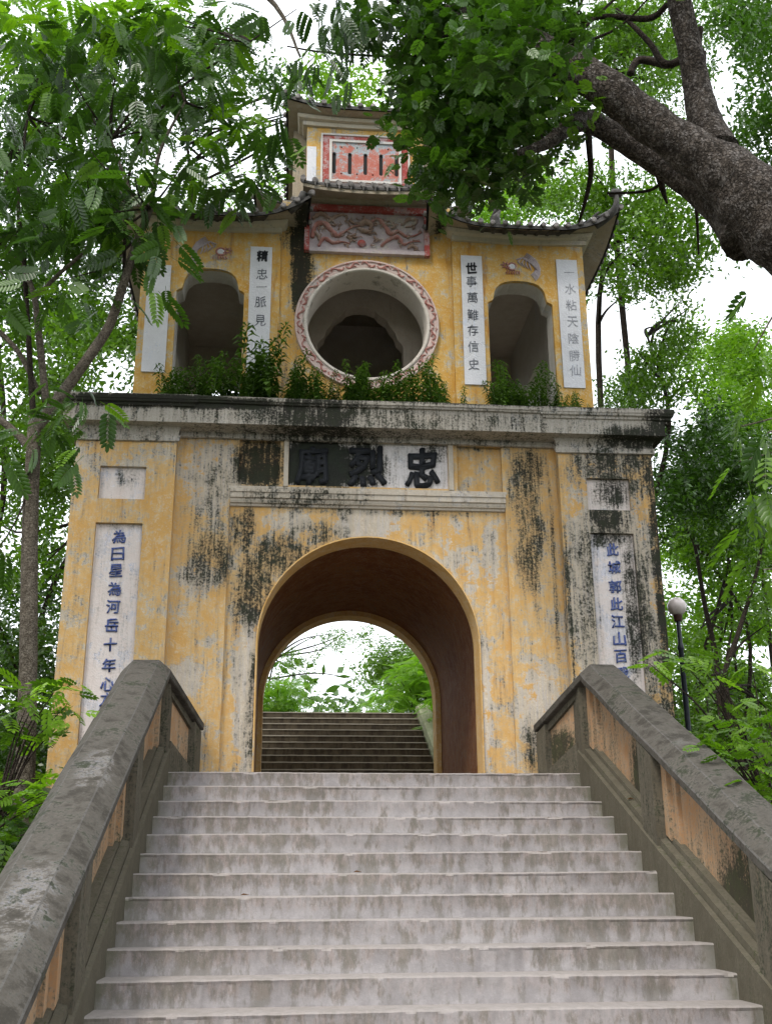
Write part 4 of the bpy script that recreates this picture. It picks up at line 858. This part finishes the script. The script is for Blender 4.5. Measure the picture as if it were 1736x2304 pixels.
RD = [(1000, -110, 260, 90, -3.6, -1.6, .8), (1500, -160, 200, 90, -4.5, -3, .8), (1010, 110, 175, 110, -3.4, -1.6), (1120, 200, 130, 130, -3.4, -1.8), (1010, 250, 150, 100, -3.2, -1.6), (1060, 330, 120, 80, -3.0, -1.6), (965, 390, 80, 50, -2.8, -1.7, .85), (925, 300, 45, 80, -2.8, -1.8, .75), (900, 180, 65, 70, -2.8, -1.8, .75), (1040, 410, 40, 40, -2.8, -1.8, .6), (935, 375, 30, 50, -2.6, -1.9, .6), (960, 20, 200, 50, -3.4, -2), (1200, 80, 80, 80, -3.6, -2.4, .8)]
P = ell(RD, .86, A_BROAD*.48, GR, .16, 9)
d = rng.normal(0, 1, P.shape); d[:, 2] = -.35+rng.normal(0, .4, len(P)); ix = rng.permutation(len(P)); near = ix[:250]; rest = ix[250:]
cloud('crown', tb, M_LDARK, T_BROAD, P[rest], d[rest], (.5, .82), (.1, 1.))
frond_parts(tb, T_BROAD, [M_LMID, M_LDARK, M_LMID, M_LDARK], P[near], d[near], (.55, .85))
twigs(tb, P, [at(1220, 100, -3.3), at(1120, 60, -3), at(1180, 310, Yb+.3), at(985, 250, -2.3), at(938, 160, -2.4), at(1100, 40, -2.8)], M_BARK3, .013, 40)
P = ell([(1120, 90, 120, 80, -4.5, -3.8, .9), (1040, 60, 80, 60, -4.4, -3.8, .8), (1190, 150, 50, 60, -4.4, -3.9, .7)], .8, A_BROAD*.48, GR, .16, 9)
cloud('near_crown', tb, M_LDARK, T_BROAD, P, None, (.5, .82), (.2, 1.))
P = ell([(1245, 180, 50, 60, -3.9, -3.3, .8), (1290, 140, 40, 60, -3.9, -3.3, .4), (1180, 30, 60, 30, -3.6, -3, .6)], .6, A_BROAD, (), .1, 6)
cloud('bright_crown', tb, M_LMID, T_BROAD, P, None, (.6, .9), (.3, 1.))

# --- tree whose dark long leaves hang at the top centre
tc = thing('dark_leaved_tree', 'tree with dark hanging leaves whose boughs reach in above the roof at top centre', 'tree', (-6.0, -3.2, float(hgt(-6.0, -3.2))))
P = smoothpath([(-6.0, -3.2, -2.4, .22), (-5.8, -3.2, 2.5, .2), (-5.4, -3.1, 6.0, .15), (-4.4, -3.0, 8.2, .1), (-2.6, -2.8, 8.6, .06), (-1.3, -2.6, 7.9, .03), (-.9, -2.6, 7.1, .012)], 6)
b = MB(); b.tube([p[:3] for p in P], [p[3] for p in P], 10, noise=.02); b.build('trunk', M_BARK2, tc, smooth=True)
P = ell([(740, 30, 110, 50, -3.1, -2.2), (730, 80, 60, 60, -3., -2.3, .8), (640, 130, 60, 70, -2.6, -1.8, .7), (700, 170, 70, 40, -2.2, -1.6, .45), (830, 20, 50, 40, -3., -2.3, .7), (610, 210, 50, 30, -2.4, -1.8, .5)], .72, A_SENNA, [(600, 60, 50, 34), (560, 100, 20, 30), (790, 120, 30, 30)])
d = rng.normal(0, .5, P.shape); d[:, 2] = -1; cloud('crown', tc, M_LDARK, T_SENNA, P, d, (.5, .8), (0, .6))

# --- trees behind: crown given by the view, trunk down to the hillside
def back_tree(name, label, group, Y, blobs, mat, T, A, cov, trunk=None, sc=(1, 1.4), gaps=(), jit=.27, clump=26, tint=(0, 1), bark=None, tw=14, dx=None):
    Ym = (min(e[4] for e in blobs)+max(e[5] for e in blobs))/2; cx = sum(e[0] for e in blobs)/len(blobs) if dx is None else dx
    p = at(cx, sum(e[1] for e in blobs)/len(blobs), Ym); zb = float(hgt(p[0], Ym)); t = thing(name, label, 'tree', (p[0], Ym, zb), group)
    P = ell(blobs, cov, A*((sc[0]+sc[1])/2)**2, gaps, jit, clump)
    cloud('crown', t, mat, T, P, None, sc, tint)
    bark = bark or M_BARK3; starts = []
    H = max(1.5, p[2]-zb); pts = [(p[0]+.0, Ym, zb-.2, .025+.0035*H), (p[0]+rng.normal(0, .05)*H, Ym+.1, zb+H*.4, .02+.0028*H), (p[0]+rng.normal(0, .06)*H, Ym, zb+H*.8, .02+.003*H), (p[0], Ym, p[2]+.3, .02)]
    Q = smoothpath(pts, 5); b = MB(); b.tube([q[:3] for q in Q], [q[3] for q in Q], 8, noise=.03); b.build('trunk', bark, t, smooth=True)
    starts = [q[:3] for q in Q[len(Q)//2:]]
    twigs(t, P, starts, bark, .02, tw)
    return t
GB = [(1365, 705, 75, 60), (1600, 640, 75, 45), (1540, 690, 40, 50), (1300, 700, 40, 90), (1300, 790, 50, 30), (1475, 905, 28, 34), (1345, 300, 60, 40), (1250, 290, 90, 60), (1200, 370, 30, 26), (1570, 150, 30, 80), (1560, 260, 24, 80), (1430, 60, 16, 26), (1330, 60, 20, 14), (1540, 1290, 36, 24), (1470, 1255, 16, 34), (1340, 410, 26, 18), (1530, 620, 40, 30), (1570, 560, 30, 30)]
TG = 'trees standing behind the gate'
back_tree('broadleaf_tree', 'airy tree with mottled foliage between the right roof horn and the leaning trunk', TG, 4, [(1390, 530, 140, 90, 3, 6), (1340, 430, 110, 60, 3, 6, .8), (1220, 420, 90, 50, 3, 6, .8), (1420, 620, 90, 60, 3, 6, .7), (1300, 600, 40, 70, 3, 6, .8), (1440, 440, 60, 50, 3, 6, .7), (1180, 390, 60, 60, 3, 6, .7)], M_LMID, T_S1, A_S1, .74, sc=(.75, 1.1), gaps=GB)
back_tree('broadleaf_tree', 'loose tree trailing clumps of leaves right of the upper storey', TG, 5, [(1410, 720, 50, 70, 4, 7, .8), (1350, 650, 60, 30, 4, 7, .6), (1440, 790, 70, 60, 4, 7, .9), (1390, 840, 100, 40, 4, 7), (1330, 850, 60, 30, 4, 7), (1480, 700, 40, 60, 4, 7, .4)], M_LMID, T_S1, A_S1, .70, sc=(.7, 1.0), gaps=GB)
back_tree('broadleaf_tree', 'yellow-green tree rising behind the right wing roof', TG, 8, [(1085, 430, 60, 50, 7, 10), (1150, 400, 60, 50, 7, 10, .8), (1050, 460, 30, 30, 7, 10), (1180, 450, 50, 30, 7, 10, .6)], M_LYEL, T_S1, A_S1, .78, sc=(.9, 1.3), gaps=GB)
back_tree('broadleaf_tree', 'high tree with airy clumps behind the upright limb at top right', TG, 6, [(1380, 110, 110, 90, 5, 8), (1300, 60, 100, 60, 5, 8, .8), (1400, 230, 60, 70, 5, 8, .8), (1530, 90, 50, 110, 5, 8, .6), (1560, 330, 50, 90, 5, 8, .7), (1470, 20, 120, 30, 5, 8, .6)], M_LMID, T_S1, A_S1, .74, sc=(.75, 1.1), gaps=GB, dx=1330)
back_tree('broadleaf_tree', 'dark airy tree along the top of the right picture edge', TG, 2, [(1630, 80, 60, 110, 0, 3), (1640, 250, 40, 130, 0, 3, .9), (1600, 20, 70, 40, 0, 3), (1625, 400, 50, 70, 0, 4, .7), (1770, 150, 90, 170, 0, 3), (1790, 450, 90, 130, 0, 4, .9)], M_LDARK, T_S1, A_S1, .74, sc=(.8, 1.1), gaps=GB, tint=(.2, 1), dx=1900)
back_tree('broadleaf_tree', 'tall pale green tree beyond the right end of the cornice', TG, 10, [(1560, 800, 110, 90, 8, 13), (1530, 740, 50, 50, 8, 13, .7), (1620, 870, 70, 90, 8, 13), (1640, 720, 50, 90, 8, 13, .7)], M_LBRI, T_S2, A_S2, .78, sc=(1.1, 1.7), gaps=GB)
back_tree('broadleaf_tree', 'dark bushy tree hugging the right side of the gate under the cornice', TG, 7, [(1520, 990, 100, 70, 5, 9), (1480, 1080, 60, 90, 5, 9), (1560, 1080, 110, 70, 5, 9), (1640, 1000, 60, 100, 5, 9), (1500, 930, 50, 40, 5, 9, .8)], M_LDARK, T_S2, A_S2, .86, sc=(.9, 1.4), gaps=GB, tint=(.1, 1))
back_tree('broadleaf_tree', 'bright green tree whose thin dark trunks rise behind the lamp', TG, 12, [(1560, 1200, 130, 110, 9, 16), (1500, 1350, 100, 110, 9, 16, .9), (1620, 1380, 90, 130, 9, 16, .85), (1560, 1530, 130, 100, 9, 16, .95)], M_LBRI, T_S2, A_S2, .80, sc=(1.2, 1.9), gaps=GB, tint=(0, .9))
back_tree('broadleaf_tree', 'fresh green tree filling the gap between the lamp and the right pier', TG, 9, [(1480, 1180, 60, 130, 7, 11), (1580, 1100, 100, 80, 7, 11, .8), (1500, 1420, 60, 100, 7, 11, .8), (1640, 1150, 60, 120, 7, 11, .9), (1600, 950, 90, 60, 7, 11, .7)], M_LBRI, T_S2, A_S2, .70, sc=(.9, 1.4), gaps=GB)
back_tree('broadleaf_tree', 'deep green tree low on the right hillside behind the balustrade', TG, 6, [(1560, 1600, 120, 80, 4, 8), (1480, 1500, 60, 80, 4, 8, .7), (1620, 1480, 60, 60, 4, 8, .6), (1640, 1250, 50, 110, 4, 8, .5)], M_LMID, T_S2, A_S2, .80, sc=(.9, 1.3), gaps=GB)
for i, pts in enumerate(([(1600, 1720, 6, .07), (1560, 1560, 6, .06), (1545, 1420, 6.2, .05), (1520, 1300, 6.3, .04), (1500, 1180, 6.4, .03), (1478, 1140, 6.4, .02)], [(1620, 1700, 5, .06), (1560, 1500, 5, .045), (1590, 1380, 5.2, .04), (1630, 1250, 5.3, .03), (1650, 1150, 5.4, .02)], [(1500, 1640, 7, .05), (1510, 1450, 7, .045), (1545, 1330, 7, .035), (1575, 1210, 7, .03)])):
    p0 = at(*pts[0][:3]); o_ = thing('thin_tree', ['thin dark tree trunk rising left of the others behind the lamp', 'thin bare trunk curving up to the right at the picture edge', 'thin dark trunk just right of the lamp post'][i], 'tree', (p0[0], p0[1], float(hgt(p0[0], p0[1]))), 'thin trunks in the right wood')
    branch('trunk', pts, o_, M_BARK3)
    P = ell([(pts[-1][0], pts[-1][1]-20, 60, 50, pts[-1][2]-1, pts[-1][2]+1)], .4, A_S2, GB, .2, 6); cloud('crown', o_, M_LMID, T_S2, P, None, (.8, 1.2))
# left wood
GLB = GL+[(60, 660, 20, 24), (160, 660, 20, 14), (30, 1480, 26, 14), (70, 1090, 22, 20), (240, 640, 30, 30)]
back_tree('broadleaf_tree', 'deep green tree filling the sky left of the upper storey', TG, 6, [(120, 300, 180, 200, 5, 8), (330, 200, 160, 160, 5, 8, .9), (120, 600, 150, 160, 4, 8, .9), (240, 560, 80, 120, 4.5, 8, .8), (530, 160, 90, 90, 5, 8, .7)], M_LDARK, T_S1, A_S1, .66, sc=(.9, 1.25), gaps=GLB, tint=(.1, 1.), dx=20)
back_tree('broadleaf_tree', 'mid green tree behind the slender trunk at the left picture edge', TG, 5, [(120, 760, 130, 90, 3, 8), (60, 900, 110, 120, 3, 8), (120, 1020, 80, 110, 3, 8), (40, 1150, 80, 120, 3, 8), (240, 740, 70, 100, 4.5, 8, .9), (300, 700, 40, 60, 4.5, 8, .7), (180, 700, 60, 80, 4.5, 8)], M_LMID, T_S1, A_S1, .80, sc=(.9, 1.3), gaps=GLB)
back_tree('broadleaf_tree', 'dark undergrowth tree low behind the left trunk', TG, 4, [(40, 1330, 90, 120, 2, 7), (50, 1500, 90, 130, 2, 7), (60, 1650, 100, 100, 2, 6)], M_LDARK, T_S2, A_S2, .88, sc=(.9, 1.3), gaps=GLB, tint=(.1, .9))
back_tree('broadleaf_tree', 'bright green tree peeking above the tower roof', TG, 7, [(740, 190, 70, 40, 5, 9), (600, 420, 60, 50, 5, 9, .6), (680, 200, 50, 30, 5, 9, .7), (500, 430, 70, 40, 5, 9, .5)], M_LBRI, T_S1, A_S1, .72, sc=(.9, 1.3), gaps=GL, dx=400)
# seen through the arch
back_tree('feathery_tree', 'pale feathery tree hanging in the white sky through the archway', TG, 20, [(620, 1440, 50, 50, 17, 24, .8), (735, 1375, 60, 26, 17, 24, .6), (690, 1480, 40, 40, 17, 24, .35), (830, 1385, 60, 30, 17, 24, .8), (700, 1525, 90, 16, 17, 24, .8), (780, 1430, 30, 60, 17, 24, .4)], M_LMID, T_S2, A_S2, .50, sc=(.75, 1.1), gaps=[(730, 1460, 50, 50)], tw=8, dx=596)
back_tree('feathery_tree', 'olive tree behind the bright bush, right half of the archway view', TG, 16, [(880, 1420, 60, 50, 14, 19), (850, 1470, 60, 40, 14, 19), (930, 1470, 50, 60, 14, 19)], M_LMID, T_S2, A_S2, .75, sc=(1.1, 1.6), tint=(.3, 1.), dx=1060)
for blobs, lab in (([(600, 1500, 55, 36, 8.6, 10.5), (585, 1530, 60, 20, 8.6, 10.5)], 'bright green bush at the top left of the back stairs'), ([(890, 1480, 60, 50, 8.6, 10.5), (930, 1450, 40, 60, 8.6, 10.5), (840, 1515, 70, 26, 8.6, 10.5, .8), (945, 1540, 30, 60, 7, 9)], 'bright green bush at the top right of the back stairs')):
    P = ell(blobs, .9, A_FINE*.8); p = P.mean(0); o_ = thing('bush', lab, 'bush', (p[0], p[1], float(hgt(p[0], p[1]))), 'bushes at the top of the back stairs')
    cloud('foliage', o_, M_LYEL, T_FINE, P, None, (.7, 1.1), (.0, .7))
    b = MB(); 
    for k in range(7): q = P[rng.integers(len(P))]; b.tube([(p[0]+rng.normal(0, .1), p[1], hgt(p[0], p[1])-.1), tuple((q+p)/2-np.array([0, 0, .2])), tuple(q)], [.02, .014, .006], 5)
    b.build('stems', M_BARK3, o_, kind='stuff')

# --- near shrubs
def shrub(label, blobs, mats, T, A, cov, sc, tint, nfr=120, grp=None, dz=-.1, roots=None):
    P = ell(blobs, cov, A); p = P.mean(0); bx, by = (p[0], p[1]) if roots is None else roots; zb = float(hgt(bx, by))
    o_ = thing('shrub', label, 'shrub', (bx, by, zb), grp); d = rng.normal(0, 1, P.shape); d[:, 2] = dz+rng.normal(0, .3, len(P)); d /= np.linalg.norm(d, axis=1, keepdims=True)
    ix = rng.permutation(len(P)); k = min(nfr, len(P)); frond_parts(o_, T, mats, P[ix[:k]], d[ix[:k]], sc)
    if len(P) > k: cloud('foliage', o_, mats[0], T, P[ix[k:]], d[ix[k:]], sc, tint)
    b = MB()
    for q in P[::max(1, len(P)//6)]:
        m = np.array([(bx+q[0])/2, (by+q[1])/2, zb*.35+q[2]*.65]); Q = smoothpath([(bx, by, zb-.1, .016), tuple(m)+(.009,), tuple(q)+(.003,)], 4); b.tube([a_[:3] for a_ in Q], [a_[3] for a_ in Q], 5)
    b.build('stems', M_BARK3, o_, smooth=True, kind='stuff'); return o_
T_BRI = T_pinnate(5, .30, .105, .042, 52, .05)
A_BRI = AR(T_BRI)
shrub('bright green feathery shrub in front of the lamp post and right pier', [(1480, 1425, 95, 24, -2.6, -1.8, 1.), (1560, 1430, 70, 36, -2.6, -1.8, .8), (1425, 1450, 40, 26, -2.6, -2., .5)], [M_LBRI, M_LYEL, M_LBRI, M_LMID], T_BRI, A_BRI, .5, (.7, 1.05), (0, 1), roots=(3.5, -2.0))
shrub('leafy green shrub spilling over the right coping', [(1590, 1590, 80, 50, -3.6, -2.6), (1635, 1660, 60, 65, -4.1, -3.2), (1570, 1600, 60, 40, -3.9, -3.3, .8), (1560, 1640, 60, 30, -3.5, -3.), (1650, 1720, 30, 30, -4, -3.6, .8), (1620, 1540, 60, 40, -3, -2, .8)], [M_LBRI, M_LMID, M_LMID, M_LBRI], T_BRI, A_BRI, .72, (.5, .8), (0, 1), roots=(3.2, -3.0))
shrub('shrub with a bright leafy head beside the left inscription', [(110, 1500, 75, 50, -2.6, -1.8), (70, 1560, 80, 40, -2.6, -1.8, .8), (140, 1570, 50, 40, -2.6, -2, .7), (150, 1490, 40, 20, -2.6, -2.2, .7)], [M_LBRI, M_LMID, M_LBRI, M_LMID], T_BRI, A_BRI, .75, (.6, .95), (0, .9), roots=(-3.3, -2.2))
shrub('low bright shrub beside the left coping', [(70, 1700, 75, 30, -3.6, -2.6), (30, 1720, 50, 30, -3.6, -2.8)], [M_LBRI, M_LBRI, M_LYEL, M_LMID], T_BRI, A_BRI, .72, (.7, 1.), (0, .9), roots=(-3.4, -3.2))
shrub('dark shrub under the bright one at the lower left edge', [(50, 1790, 80, 50, -3.8, -2.8), (20, 1850, 60, 60, -4.2, -3.4)], [M_LDARK, M_LMID, M_LDARK, M_LDARK], T_BRI, A_BRI, .85, (.7, 1.), (0, .9), roots=(-3.3, -3.8))
# large drooping leaves at the right edge
te = thing('drooping_tree', 'tree with long dark drooping leaves hanging in at the right picture edge', 'tree', (3.9, -5.6, float(hgt(3.9, -5.6))))
P = smoothpath([(3.9, -5.6, -2.6, .10), (3.95, -5.6, 0.5, .085), (3.7, -5.5, 3., .06), (3.3, -5.4, 4.2, .03)], 6); b = MB(); b.tube([p[:3] for p in P], [p[3] for p in P], 10); b.build('trunk', M_BARK2, te, smooth=True)
T_BIG = T_pinnate(5, .36, .15, .05, 50, .10); A_BIG = AR(T_BIG)
P = ell([(1650, 640, 40, 40, -5.6, -5.0, .8), (1650, 760, 30, 80, -5.6, -5., .7), (1640, 880, 50, 70, -5.6, -5., .8), (1640, 1000, 60, 80, -5.6, -5.), (1640, 1090, 50, 60, -5.6, -5., .9), (1660, 1180, 40, 60, -5.6, -5., .6), (1740, 560, 70, 100, -6, -5., .7), (1760, 800, 70, 130, -6, -5., .7), (1750, 1050, 60, 120, -6, -5., .7)], .42, A_BIG)
d = rng.normal(0, .55, P.shape); d[:, 2] = -.9; d[:, 0] -= .3; frond_parts(te, T_BIG, [M_LMID, M_LDARK, M_LMID, M_LMID], P, d, (.6, .95))
twigs(te, P, [(3.95, -5.6, .5), (3.8, -5.5, 2.), (3.5, -5.45, 3.6), (3.3, -5.4, 4.2)], M_BARK2, .012, 16)

# --- weeds on the cornice
def weed_mesh(seed, H):
    r = random.Random(seed); b = MB(); lean = r.uniform(-.35, .35); n = int(H/.040)
    pts = [(lean*H*(t**1.5), .03*math.sin(t*3+seed), H*t) for t in np.linspace(0, 1, 6)]; b.tube(pts, [.0045, .004, .004, .003, .002, .0015], 4)
    for k in range(n):
        t = .15+.85*k/n; z = H*t; x0 = lean*H*(t**1.5); a = k*2.4+r.uniform(0, 1)
        for sgn in (0, math.pi, 1.6, 4.6):
            aa = a+sgn; L = .115*(1.1-.5*t)*r.uniform(.7, 1.2); w_ = L*.34; dx, dy = math.cos(aa), math.sin(aa)
            p0 = Vector((x0, 0, z)); m_ = p0+Vector((dx*L*.5, dy*L*.5, L*.22)); e_ = p0+Vector((dx*L, dy*L, -L*.10)); s_ = Vector((-dy, dx, 0))*w_*.5
            b.add([p0, m_+s_, e_, m_-s_], [(0, 1, 2, 3)])
    me = bpy.data.meshes.new('weed'); me.from_pydata(b.v, [], b.f); me.materials.append(M_WEED)
    a_ = me.attributes.new('tint', 'FLOAT', 'FACE'); a_.data.foreach_set('value', [r.uniform(0, 1) for _ in me.polygons]); return me
WM = [weed_mesh(i, h) for i, h in enumerate((.30, .38, .46, .54, .62, .42, .50, .35))]
runs = [(345, 400, 12, .8, 'below the far left pale panel'), (400, 515, 18, .9, 'under the left window of the upper storey'), (515, 600, 24, 1.2, 'under the bold black character panel'), (600, 690, 22, .9, 'at the lower left of the round window'), (690, 740, 12, .6, 'just left of the round window centre'), (740, 870, 36, .95, 'under the middle of the round window'),
        (870, 965, 26, .9, 'at the lower right of the round window'), (965, 1060, 10, .45, 'under the seven character panel'), (1060, 1150, 26, .95, 'under the right window of the upper storey'), (1150, 1200, 9, .7, 'by the right jamb of the right window'), (1200, 1280, 14, .6, 'under the far right faint panel'), (1280, 1400, 16, .5, 'beyond the right corner of the upper storey')]
cnt = 0
for x0, x1, n, hs, wh in runs:
    for k in range(n):
        Y = random.uniform(-.28, .16); p = at(random.uniform(x0, x1), 860, Y)
        o = bpy.data.objects.new('weed', WM[cnt % 8]); col.objects.link(o); o.location = (p[0], Y, 4.21); o.rotation_euler = (random.uniform(-.14, .14), random.uniform(-.2, .2), random.uniform(0, 6.3))
        sc_ = hs*random.choice((.7, .95, 1.2, 1.45))*random.uniform(.85, 1.15); o.scale = (sc_, sc_, sc_*1.1); tag(o, 'wispy green weed on the ledge '+wh, 'weed', 'weeds on the ledge '+wh); cnt += 1
# fallen leaves on the steps
M_DRY = flat('dry_leaf', (.16, .07, .03), c2=(.30, .16, .07))
for dx, dy, k, lab in ((527, 1995, 7, 'curled brown dry leaf on the steps left of centre'), (1417, 1832, 4, 'small orange leaf on the ledge beside the right steps'), (772, 1886, 6, 'pale dry leaf in the middle of the steps')):
    Y = ST_Y-k*ST_T+.05; p = at(dx, dy, Y); z = -k*ST_R+.004 if dx < 1300 else -k*ST_R+.25
    x_ = p[0] if dx < 1300 else 2.07
    if dx > 1300: z = .165+.458*(Y+1.09)+.07
    b = MB(); b.add([(x_-.035, Y, z), (x_-.01, Y-.018, z+.014), (x_+.035, Y, z+.004), (x_-.01, Y+.018, z+.012), (x_, Y, z+.002)], [(0, 1, 4), (1, 2, 4), (2, 3, 4), (3, 0, 4)])
    tag(b.build('fallen_leaf', M_DRY, None, (x_, Y, z)), lab, 'leaf')
# far wood closing the hillside
pp = []
for k in range(1500):
    a = rng.uniform(-math.pi, math.pi); r = rng.uniform(34, 48); x, y = r*math.cos(a), r*math.sin(a); pp.append((x, y, float(hgt(x, y))+rng.uniform(0, 5.5)*(.6+.4*math.sin(a*9))))
cloud('far_wood', None, M_LDARK, (T_S2[0]*6, T_S2[1]), np.array(pp), None, (.8, 1.3), (0, 1)); 
bpy.data.objects['far_wood']['kind'] = 'stuff'
# low ground cover on both banks
pp = []
for k in range(5200):
    s_ = random.choice((-1, 1)); x = s_*random.uniform(2.75, 12); y = random.uniform(-9, 10)
    if abs(x) < 3.6 and y > -.2 and y < 4.4: continue
    if abs(x) < 2.95 and y < -7: continue
    pp.append((x, y, float(hgt(x, y))+random.uniform(.02, .22)))
cloud('ground_cover', None, M_LMID, T_BRI, np.array(pp), None, (.6, 1.1), (0, .9))

# --- trees standing to either side of the view
def side_tree(x, y, h, r, label, mat):
    zb = float(hgt(x, y)); t = thing('broadleaf_tree', label, 'tree', (x, y, zb), 'trees on the banks to either side')
    b = MB(); Q = smoothpath([(x, y, zb-.2, .16), (x+.2, y+.1, zb+h*.35, .12), (x-.1, y, zb+h*.7, .08), (x, y, zb+h, .03)], 5); b.tube([q[:3] for q in Q], [q[3] for q in Q], 8, noise=.03); b.build('trunk', M_BARK3, t, smooth=True)
    nc = 26; C = rng.normal(0, 1, (nc, 3)); C /= np.linalg.norm(C, axis=1, keepdims=True); C *= rng.uniform(.3, 1, (nc, 1))*np.array([r, r, r*.85]); C += np.array([x, y, zb+h])
    P = C[rng.integers(0, nc, 620)]+rng.normal(0, .38, (620, 3)); cloud('crown', t, mat, T_S2, P, None, (1.1, 1.7), (0, 1)); twigs(t, P, [q[:3] for q in Q[len(Q)//2:]], M_BARK3, .02, 16)
for i, (x, y, h, r) in enumerate(((9.5, -1.5, 5.0, 2.3), (8.5, -6.5, 4.6, 2.0), (12.5, 3.5, 6.0, 2.6), (-9.0, -4.5, 5.0, 2.2), (-10.5, 1.0, 6.0, 2.5), (-8.5, -9.5, 4.4, 1.9))):
    side_tree(x, y, h, r, ['round-crowned tree on the right bank beyond the leaning tree', 'round-crowned tree low on the right bank near the landing', 'taller tree up the right bank level with the gate', 'round-crowned tree on the left bank beyond the slender tree', 'taller tree up the left bank level with the gate', 'small tree on the left bank near the landing'][i], (M_LMID, M_LDARK)[i % 2])
